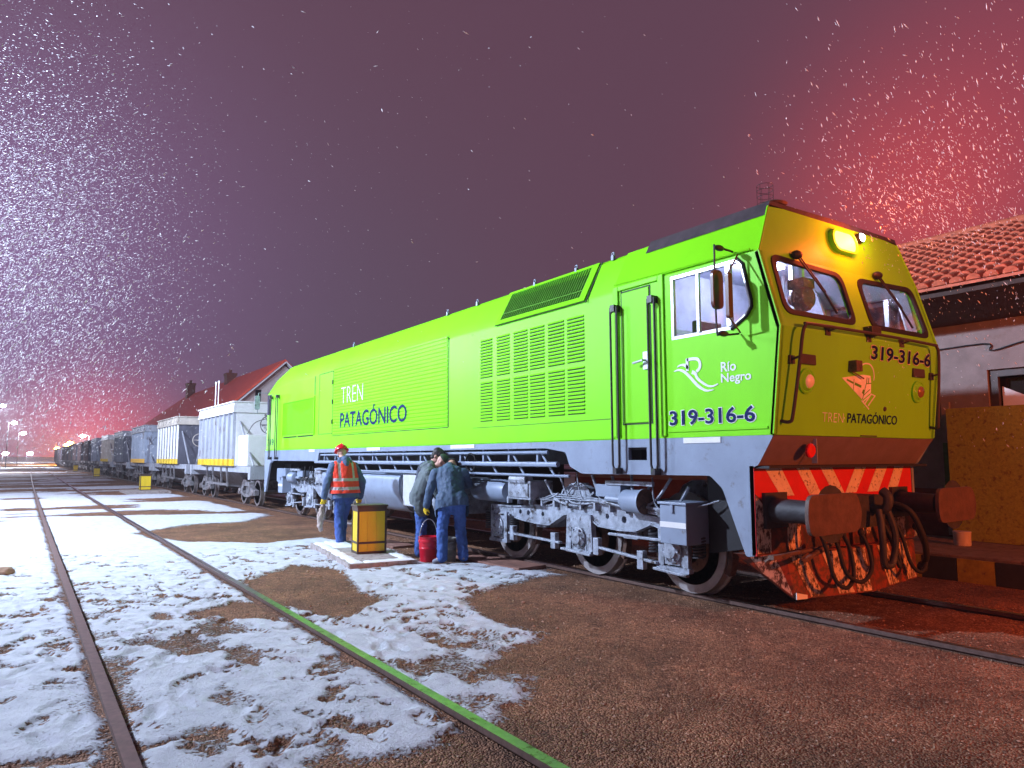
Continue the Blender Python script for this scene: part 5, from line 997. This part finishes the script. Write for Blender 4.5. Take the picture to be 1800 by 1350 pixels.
    for k in 'lr':
        d_ = (g['w'+k]-g['e'+k]).normalized(); organic('cuff', [(g['w'+k]-d_*.045, g['w'+k]-d_*.005, .060, .058)], .007, jacket, t, O, 2)
        td = (g['t'+k]-g['a'+k]); organic('shoe', [(g['a'+k], g['a'+k]-V3((0, 0, .03)), .058, .05), (g['a'+k]-V3((0, 0, .04))-td.normalized()*.03, g['t'+k], .043, .040)], .008, shoes, t, O, 3)
    if gloves is not None:
        for k in 'lr':
            if k in g.get('bare', ''): continue
            d = (g['w'+k]-g['e'+k]).normalized(); organic('glove', hands[k]+[(g['w'+k]-d*.03, g['w'+k]+d*.03, .045, .032)], .0055, gloves, t, O, 2)
    if cap is not None:
        cz = hd+upv*.045
        mb = MB(O); pr = []
        for i in range(9): a = math.pi/2*i/8; pr.append(((.118 if cap[1] == 'helmet' else .085)*math.sin(a), max(.001, (.118 if cap[1] == 'helmet' else .108)*math.cos(a))))
        mb.lathe(pr, cz, upv, 22)
        if cap[1] == 'helmet': mb.lathe([(.0, .118), (-.012, .134), (-.02, .132), (-.008, .112)], cz, upv, 22); mb.tube([cz+fs*(.118*math.cos(q_))+upv*(.118*math.sin(q_)+.004) for q_ in np.linspace(.1, 3.04, 12)], .012, 6)
        else: mb.add([cz+(fs*(.09+.085*math.cos(a_)*(q))+sd*(.085*math.sin(a_)))+upv*(-.004-.012*q) for q in (0, 1) for a_ in np.linspace(-1.4, 1.4, 9)], [(i, i+1, i+10, i+9) for i in range(8)])
        mb.build('helmet' if cap[1] == 'helmet' else 'cap', cap[0], t, smooth=50)
    else:
        organic('hair', [(hd+upv*.05-fs*.03, hd+upv*.055+fs*.03, .088, .085), (hd+upv*.0-fs*.035, hd-upv*.05-fs*.045, .08, .06)], .008, hair, t, O, 3, (), .012, .02)
    return t, g, fs, sd, upv
BLUEJ = mat('faded_blue_jacket', (.085, .13, .24), .8, var=.35, scale=5, bump=.3, bscale=20)
BLUET = mat('work_blue_trousers', (.045, .10, .34), .8, var=.35, scale=5, bump=.3, bscale=20)
GREYJ = mat('grey_green_parka', (.12, .15, .16), .8, var=.2, scale=4, bump=.3, bscale=18)
NAVYJ = mat('slate_blue_jacket', (.055, .10, .18), .7, var=.2, scale=4, bump=.35, bscale=18)
JEANS = mat('blue_jeans', (.05, .12, .38), .85, var=.35, scale=7, bump=.3, bscale=25)
DKCAMO = mat('dark_patterned_cloth', (.06, .07, .11), .85, var=.7, scale=14)
SHOE = mat('worn_boots', (.10, .09, .10), .7, var=.4)
SHOEG = mat('grey_shoes', (.28, .29, .36), .7, var=.3)
SHOEB = mat('brown_shoes', (.14, .06, .04), .6, var=.3)
YGL = mat('yellow_gloves', (.86, .60, .02), .6, var=.15)
# hi-vis vest with grey reflective bands (its own pattern)
VEST = mat('orange_vest', (.92, .05, .016), .7, var=.12, scale=6); VGREY = mat('reflective_band', (.50, .42, .42), .5, var=.2, scale=20)
zg = -.03
p1, g1, f1, s1, u1 = person((4.85, 12.5, zg), 'worker in red helmet and orange vest walking away past the yellow box', dict(
    face=(.05, .95, -.15), head=(4.86, 12.68, 1.63), neck=(4.86, 12.60, 1.47), sl=(4.66, 12.56, 1.38), sr=(5.05, 12.56, 1.38), el=(4.53, 12.50, 1.10), er=(5.18, 12.46, 1.09), wl=(4.50, 12.55, .84), wr=(5.20, 12.60, .82),
    hl=(4.77, 12.46, .90), hr=(4.95, 12.46, .90), kl=(4.76, 12.50, .48), kr=(4.90, 12.66, .48), al=(4.74, 12.36, .09), ar=(4.86, 12.60, .07), tl=(4.73, 12.52, .02), tr=(4.87, 12.76, .02), curl=(1.25, 0, 0)), BLUEJ, BLUET, SHOE, YGL, hood=True, cap=(mat('red_helmet', (.75, .015, .03), .25), 'helmet'))
O1 = p1.location
vest = organic('vest', [((4.855, 12.56, 1.33), (4.86, 12.47, .84), .185, .215), ((4.73, 12.56, 1.36), (4.76, 12.46, .82), .125, .185), ((4.98, 12.56, 1.36), (4.96, 12.46, .82), .125, .185), ((4.77, 12.57, 1.42), (4.95, 12.57, 1.42), .075, .075)], .009, VEST, p1, O1, 4, (), .022, .08, hem=((4.86, 12.47, .90), (0, -.05, -1), .6))
vest.data.materials.append(VGREY)
for p in vest.data.polygons:
    z = p.center.z+O1.z; x = p.center.x
    if abs(z-1.145) < .026 or abs(z-.99) < .026 or (abs(abs(x)-.125) < .022 and z > 1.145): p.material_index = 1
sh = .965
def near(d, k):     # move a figure a little nearer to the photographer's side of the track
    return {a: ((v[0]*k, v[1]*k, v[2]) if a not in ('face', 'curl', 'bare', 'hdl', 'hdr', 'pnl', 'pnr') else v) for a, v in d.items()}
p2, *_ = person((5.33, 10.42, zg), 'man in dark green cap and grey green hooded parka bending over the red bucket', dict(
    face=(.75, -.55, -.55), head=(5.60, 10.22, 1.47), neck=(5.50, 10.32, 1.36), sl=(5.52, 10.50, 1.28), sr=(5.36, 10.20, 1.28), el=(5.62, 10.42, 1.0), er=(5.44, 10.10, 1.0), wl=(5.66, 10.32, .80), wr=(5.55, 10.05, .78),
    hl=(5.38, 10.55, .88), hr=(5.28, 10.38, .88), kl=(5.40, 10.54, .46), kr=(5.32, 10.36, .46), al=(5.37, 10.56, .06), ar=(5.29, 10.38, .06), tl=(5.48, 10.48, .0), tr=(5.40, 10.28, .0), curl=(.7, 0, 0)), GREYJ, JEANS, SHOE, hood=True, cap=(mat('dark_green_cap', (.025, .045, .03), .8), 'cap'))
p4, *_ = person((5.60, 10.78, zg), 'dark haired man in dark patterned clothes leaning in behind the capped man', dict(
    face=(.6, -.7, -.4), head=(5.70, 10.56, 1.56), neck=(5.64, 10.64, 1.43), sl=(5.66, 10.86, 1.33), sr=(5.52, 10.60, 1.33), el=(5.76, 10.75, 1.05), er=(5.55, 10.42, 1.02), wl=(5.74, 10.50, .92), wr=(5.60, 10.20, .80),
    hl=(5.62, 10.92, .88), hr=(5.52, 10.74, .88), kl=(5.66, 10.74, .50), kr=(5.58, 10.48, .50), al=(5.62, 10.90, .06), ar=(5.54, 10.66, .06), tl=(5.70, 10.80, .0), tr=(5.62, 10.54, .0), curl=(.8, 0, 0)), DKCAMO, DKCAMO, SHOE)
p3, *_ = person((5.40, 9.60, zg), 'man in slate blue jacket and jeans seen from behind, stooping with one yellow glove', dict(
    face=(.5, .7, -.65), head=(5.66, 10.02, 1.40), neck=(5.58, 9.93, 1.33), sl=(5.32, 9.92, 1.29), sr=(5.68, 9.68, 1.29), el=(5.22, 9.92, 1.02), er=(5.83, 9.78, 1.12), wl=(5.22, 10.02, .80), wr=(5.86, 10.02, 1.08),
    hl=(5.36, 9.68, .86), hr=(5.53, 9.56, .86), kl=(5.31, 9.68, .46), kr=(5.58, 9.60, .46), al=(5.26, 9.58, .07), ar=(5.58, 9.50, .07), tl=(5.17, 9.64, .0), tr=(5.63, 9.62, .0), curl=(.8, 0, 0)), NAVYJ, JEANS, SHOEG, YGL, hood=True, cap=(mat('dark_cap', (.03, .035, .045), .8), 'cap'))

# ------------------------------------------------------------------ things around the workers
def bucket(name, loc, m, h, r, label, handle=True):
    t = thing(name, loc, label, 'bucket'); mb = MB()
    mb.lathe([(0, 0), (0, r*.82), (.01, r*.84), (h*.5, r*.92), (h*.52, r*.96), (h*.56, r*.96), (h*.58, r*.93), (h*.76, r*.97), (h*.78, r*1.03), (h*.86, r*1.03), (h*.88, r*.98), (h-.015, r), (h, r*1.05), (h, r*.97), (h*.4, r*.88), (.02, 0)], (0, 0, 0), (0, 0, 1), 28); mb.build('pail', m, t, smooth=35)
    if handle: mb = MB(); mb.tube([(r*1.02*math.cos(a_*.1963), 0, h*.9+.30*math.sin(a_*.1963)) for a_ in range(17)], .006, 6); mb.build('handle', ALU, t)
    return t
bucket('bucket', (5.24, 9.98, -.045), mat('red_plastic', (.62, .008, .03), .35, var=.1), .38, .15, 'red plastic bucket with wire handle on the ground between the men')
bucket('bucket', (5.48, 9.80, -.045), mat('grubby_grey_plastic', (.25, .24, .22), .6, var=.5, scale=9), .36, .14, 'grubby grey bucket behind the legs of the stooping man', False)
mb = MB(); mb.box(5.36, 5.385, 9.80, 9.92, -.04, .40); tag(mb.build('board', WHITE, bevel=.004), 'narrow white board standing upright beside the red bucket', 'board')
O = (4.49, 12.6, .5)
bag = organic('cloth_bag', [((4.505, 12.60, .74), (4.47, 12.58, .52), .028, .075), ((4.47, 12.58, .52), (4.44, 12.57, .36), .078, .045), ((4.44, 12.57, .36), (4.46, 12.57, .26), .045, .03)], .008, mat('off_white_cloth', (.46, .37, .33), .85, var=.3, scale=9), None, O, 3, (), .05, .06); bag.location = O
tag(bag, 'crumpled off-white cloth bag hanging from the helmeted worker\'s left hand', 'bag')
bk = bucket('bucket', (5.22, 12.66, .36), mat('dark_red_pail', (.30, .012, .02), .4), .30, .12, 'dark red pail carried in the right hand of the helmeted worker')
# marker boxes on concrete pads
def marker_box(loc, rz, label, k=1.0):
    t = thing('marker_box', loc, label, 'box', 'yellow boxes on concrete pads along the track', rz)
    W_, D_, H_ = .235*k, .185*k, (.72*k); e = .028*k
    mb = MB()
    for sx in (-1, 1):
        for sy in (-1, 1): mb.box(sx*W_-e*(sx > 0), sx*W_+e*(sx < 0), sy*D_-e*(sy > 0), sy*D_+e*(sy < 0), 0, H_)
    for z in (0.0, .15*k, H_-.07*k):
        hh = .035*k if z < .5*k else .07*k
        for s in (-1, 1): mb.box(-W_+e, W_-e, s*D_-.02*(s > 0), s*D_+.02*(s < 0), z+.001, z+hh); mb.box(s*W_-.02*(s > 0), s*W_+.02*(s < 0), -D_+e, D_-e, z+.001, z+hh)
    mb.box(-W_-.015, W_+.015, -D_-.015, D_+.015, H_+.001, H_+.03*k); mb.build('frame', BROWNFR, t, bevel=.004)
    mb = MB()
    for s in (-1, 1):
        for i in range(3): x0 = -W_+e+i*(2*W_-2*e)/3; x1 = x0+(2*W_-2*e)/3-.004; mb.box(x0, x1, s*(D_-.014)-.004, s*(D_-.014)+.004, .01, H_-.01)
        for i in range(2): x0 = -D_+e+i*(2*D_-2*e)/2; x1 = x0+(2*D_-2*e)/2-.004; mb.box(s*(W_-.014)-.004, s*(W_-.014)+.004, x0, x1, .01, H_-.01)
    mb.build('yellow_panels', YEL, t); return t
def pad(loc, w_, d_, rz, label, h_=.10):
    mb = MB(); n = 22; r_ = np.random.default_rng(2)
    poly = []
    for a_, b_, q in (((-w_, -d_), (w_, -d_), 9), ((w_, -d_), (w_, d_), 16), ((w_, d_), (-w_, d_), 9), ((-w_, d_), (-w_, -d_), 16)):
        for i in range(q): f_ = i/q; poly.append((a_[0]+(b_[0]-a_[0])*f_+r_.uniform(-.018, .018), a_[1]+(b_[1]-a_[1])*f_+r_.uniform(-.018, .018)))
    mb.prism(poly, 'z', -.2, h_); o = mb.build('concrete_pad', CONC, bevel=.02); o.location = loc; o.rotation_euler = (0, 0, rz); return tag(o, label, 'concrete pad', 'concrete pads along the track')
ra = R(-8)
pad((4.62, 11.2, -.06), .50, 1.45, ra, 'long concrete pad with snowy edge under the nearest yellow box')
mb = MB(); sp_ = MB()
# snow lying on the pad, thin and broken
V = []; 
for (x0, x1, y0, y1) in ((-.48, -.28, -1.4, 1.4), (-.30, .10, .45, 1.42), (-.28, .48, -1.44, -1.25), (.30, .47, -1.2, -.3)):
    nxx, nyy = max(4, int((x1-x0)/.03)), max(4, int((y1-y0)/.03)); gx, gy = np.meshgrid(np.linspace(x0, x1, nxx), np.linspace(y0, y1, nyy)); ed = np.minimum(np.minimum(gx-x0, x1-gx), np.minimum(gy-y0, y1-gy))
    h_ = np.clip(ed/.04, 0, 1)*(.012+.016*fbm(gx*9, gy*9, 8))-.012*(fbm(gx*5, gy*5, 88) > .52)-.004; vs = np.stack([gx, gy, h_], -1).reshape(-1, 3).tolist(); mb.add(vs, [(j*nxx+i, j*nxx+i+1, (j+1)*nxx+i+1, (j+1)*nxx+i) for j in range(nyy-1) for i in range(nxx-1)])
ps = mb.build('snow_on_pad', SNOWM, smooth=80); ps.location = (4.62, 11.2, .042); ps.rotation_euler = (0, 0, ra); tag(ps, 'thin broken snow lying on the nearest concrete pad', 'snow', kind='stuff')
marker_box((4.66, 10.90, .042), ra, 'tall weathered yellow box with dark frame beside the workers', 1.0)
for (x, y, lb, pb_) in ((4.86, 37.4, 'yellow box with dark rim on the second pad, beside the third wagon', 'grey pad under the second yellow box'), (5.2, 67.7, 'small dull yellow box on the third pad down the yard', 'grey pad under the third yellow box'), (5.4, 98.3, 'pale yellow box farthest down the yard', 'grey pad under the farthest yellow box')):
    pad((x, y, -.06), .9, 1.4, 0, pb_, .12); marker_box((x, y, .062), 0, lb, 1.0)
for i, (x, y, w_, d_, rz, lb) in enumerate(((6.03, 9.05, .26, .62, .1, 'reddish timber slab lying flat by the rail under the locomotive, nearest the leading bogie'), (5.98, 10.05, .20, .40, -.25, 'short reddish timber slab lying by the feet of the stooping man'), (5.62, 12.6, .22, .9, .05, 'long brown timber slab lying beside the rail behind the yellow box'))):
    mb = MB(); mb.box(-w_, w_, -d_, d_, -.1, .045); o = mb.build('timber_slab', mat('red_brown_timber', (.24, .115, .085), .8, var=.35, scale=6, bump=.2), bevel=.012); o.location = (x, y, -.05); o.rotation_euler = (0, 0, rz); tag(o, lb, 'timber slab', 'timber slabs beside the rail')

# ------------------------------------------------------------------ lamps
def yard_lamp(loc, h, arm, label, col, power, group, es=60, r=.16):
    t = thing('yard_lamp', loc, label, 'street lamp', group); L_ = Vector(loc)
    mb = MB(); mb.tube([(0, 0, -.1), (0, 0, h)], .07, 8, r1=.045); mb.tube(smooth_path([(0, 0, h), (arm*.3, 0, h+.15), (arm, 0, h+.2)], 4), .035, 6); mb.build('pole', DKSTEEL, t)
    mb = MB(); mb.prism([(arm-.1, h+.12), (arm+.65*np.sign(arm), h+.15), (arm+.65*np.sign(arm), h+.24), (arm-.1, h+.30)], 'y', -.16, .16); mb.build('lamp_head', GREYD, t, bevel=.02)
    mb = MB(); q = max(1.2, loc[1]/85); mb.ell((arm+.32*np.sign(arm), 0, h+.12-.05*q), (.26*q, .17*q, .15*q)); mb.build('lens', emat('lens_'+str(len(MATS)), col, es), t, smooth=True)
    o = lamp_light('lamp', L_+Vector((arm+.32*np.sign(arm), 0, h-.3*max(1, loc[1]/110))), col, power, t, r); return t
cool = (.80, .86, 1.0); sod = (1, .42, .06)
yard_lamp((-2.9, 100, 0), 7.5, .6, 'white yard lamp at the very left edge, nearest of the lamps by the empty track', cool, 9000, 'white yard lamps down the left side')
yard_lamp((-2.0, 150, 0), 7.6, .5, 'white lamp on a tall dark pole left of the empty track', cool, 7000, 'white yard lamps down the left side')
yard_lamp((-.6, 200, 0), 7.3, .5, 'white lamp on a tall dark pole close to where the empty track vanishes', cool, 7000, 'white yard lamps down the left side')
yard_lamp((-5.4, 322, 0), 3.4, .5, 'low bright white lamp before the snowy rise, left of the lamp poles', cool, 9000, 'white yard lamps down the left side', 150, .2)
yard_lamp((2.0, 322, 0), 3.4, .5, 'low bright white lamp before the snowy rise, right of the lamp poles', cool, 9000, 'white yard lamps down the left side', 150, .2)
yard_lamp((10.0, 150, 0), 5.5, -.6, 'glaring white lamp showing above the far wagons', cool, 9000, None, 260, .25)
yard_lamp((10.0, 190, 0), 5.0, -.6, 'orange lamp above the far wagons, next to the glaring white one', sod, 12000, 'orange lamps above the far wagons', 120)
yard_lamp((10.4, 212, 0), 4.9, -.6, 'orange lamp above the far wagons, between two others', sod, 9000, 'orange lamps above the far wagons', 120)
yard_lamp((9.4, 240, 0), 4.3, -.6, 'orange lamp at the very end of the train', sod, 12000, 'orange lamps above the far wagons', 120)
# the two lamps that light the scene stand outside the picture: a floodlight mast and a sodium lamp
def flood(loc, h, label, col, power, r, aim, spot=None, es=40, blend=.6):
    t = thing('floodlight_mast', loc, label, 'floodlight'); L_ = Vector(loc)
    mb = MB(); mb.tube([(0, 0, -.1), (0, 0, h+.5)], .12, 10, r1=.07); mb.box(-.9, .9, -.05, .05, h+.3, h+.4); mb.build('mast', GREYD, t)
    a = Vector(aim).normalized(); s = a.cross(Vector((0, 0, 1))).normalized(); u = s.cross(a)
    mb = MB(); c_ = Vector((0, 0, h))+a*.2; mb.obox(c_-a*.2, c_, .75, .5, u); mb.build('housing', GREYD, t)
    mb = MB(); mb.obox(c_+a*.005, c_+a*.02, .66, .42, u); mb.build('lens', emat('flood_lens_'+str(len(MATS)), col, es), t)
    lamp_light('flood_light', L_+c_+a*.12, col, power, t, r, spot, aim, blend); return t
flood((-8.0, 15.5, 0), 10.5, 'tall cold white floodlight mast left of the yard', (.64, .76, 1.0), 24500, .30, (1.0, -.05, -.5))
flood((-6.0, 30, 0), 9.5, 'second cold white floodlight mast farther along the yard', (.64, .76, 1.0), 16000, .30, (1.0, -.1, -.5))
flood((7.6, -6.5, 0), 3.2, 'sodium work lamp on a short mast behind the photographer', (1, .165, .022), 4300, .18, (.16, 1, -.10), 84, blend=.9)

# ------------------------------------------------------------------ falling snow
V, Fc = [], []; fr = np.random.default_rng(21)
def flakes(n, box, size, wind, keep=None):
    k = 0
    while k < n:
        p = np.array([fr.uniform(*box[0]), fr.uniform(*box[1]), fr.uniform(*box[2])])
        if X0-.3 < p[0] < X1+.3 and p[1] > 4 and p[2] < 4.2: continue
        if np.hypot(p[0], p[1]) < 2.6: continue
        if keep and fr.random() > keep(p): continue
        r = size*(.45+1.3*fr.random()**2.2); ln = r*fr.uniform(2.0, 6.5); d = np.array(wind(p))+fr.normal(0, .28, 3); d /= np.linalg.norm(d)
        a = np.cross(d, (.3, .2, .9)); a /= np.linalg.norm(a); b = np.cross(d, a); n0 = len(V)
        for q in (d*ln, -d*ln, a*r, -a*r, b*r, -b*r): V.append(tuple(p+q))
        Fc.extend(tuple(i+n0 for i in f) for f in ((0, 2, 4), (4, 3, 0), (0, 3, 5), (5, 2, 0), (1, 4, 2), (3, 4, 1), (5, 3, 1), (2, 5, 1))); k += 1
def wind_left(p):      # gusts swirl round the mast
    t = np.clip((p[2]-3)/7, 0, 1); return (.55+.5*t, -.3, .95-1.0*t)
flakes(42000, ((-2.5, 6), (8, 30), (1.6, 13)), .0042, wind_left, lambda p: math.exp(-((p[0]/p[1]+.02)/.115)**2-((p[2]-1.5)/p[1]-.22)**2/.045))
flakes(1500, ((-3, 14), (5, 40), (2.0, 18)), .0048, lambda p: (.6, -.2, -.35))
flakes(2600, ((6.5, 12.5), (2.4, 5.2), (3.2, 6.6)), .0036, lambda p: (.5, -.15, -.75), lambda p: math.exp(-((p[0]-8.6)/2)**2-((p[2]-4.6)/1.3)**2))
flakes(900, ((6.9, 9.6), (3.0, 4.25), (3.5, 5.4)), .0030, lambda p: (.5, -.15, -.6), lambda p: math.exp(-((p[0]-7.5)/.9)**2-((p[2]-4.1)/.55)**2))
flakes(600, ((6.5, 11), (2.2, 4.0), (1.6, 4.2)), .0024, lambda p: (.45, -.1, -.8))
me = bpy.data.meshes.new('falling_snow'); me.from_pydata(V, [], Fc); me.materials.append(mat('snowflake', (.9, .9, .92), .6, var=.02))
tag(link(bpy.data.objects.new('falling_snow', me)), 'wind-blown snowflakes lit up in the night air around the lamps', 'snow', kind='stuff')

# ------------------------------------------------------------------ haze
HAZE = 0.0009
if HAZE > 0:
    mb = MB(); mb.box(-520, 520, -80, 920, -1.6, 19); hz = mb.build('haze', None) if False else None
    me = bpy.data.meshes.new('haze'); me.from_pydata(mb.v, [], mb.f); b_ = bmesh.new(); b_.from_mesh(me); bmesh.ops.recalc_face_normals(b_, faces=b_.faces); b_.to_mesh(me); b_.free()
    m = bpy.data.materials.new('haze'); m.use_nodes = True; t = m.node_tree; t.nodes.remove(t.nodes['Principled BSDF']); pv = N(t, 'ShaderNodeVolumePrincipled'); pv.inputs['Color'].default_value = (.9, .88, .92, 1); pv.inputs['Density'].default_value = HAZE; pv.inputs['Anisotropy'].default_value = .25
    t.links.new(pv.outputs[0], t.nodes['Material Output'].inputs['Volume']); me.materials.append(m); tag(link(bpy.data.objects.new('haze', me)), 'snow laden night air over the whole yard', 'haze', kind='stuff')
    hz = bpy.data.objects['haze']; hz.display_type = 'WIRE'
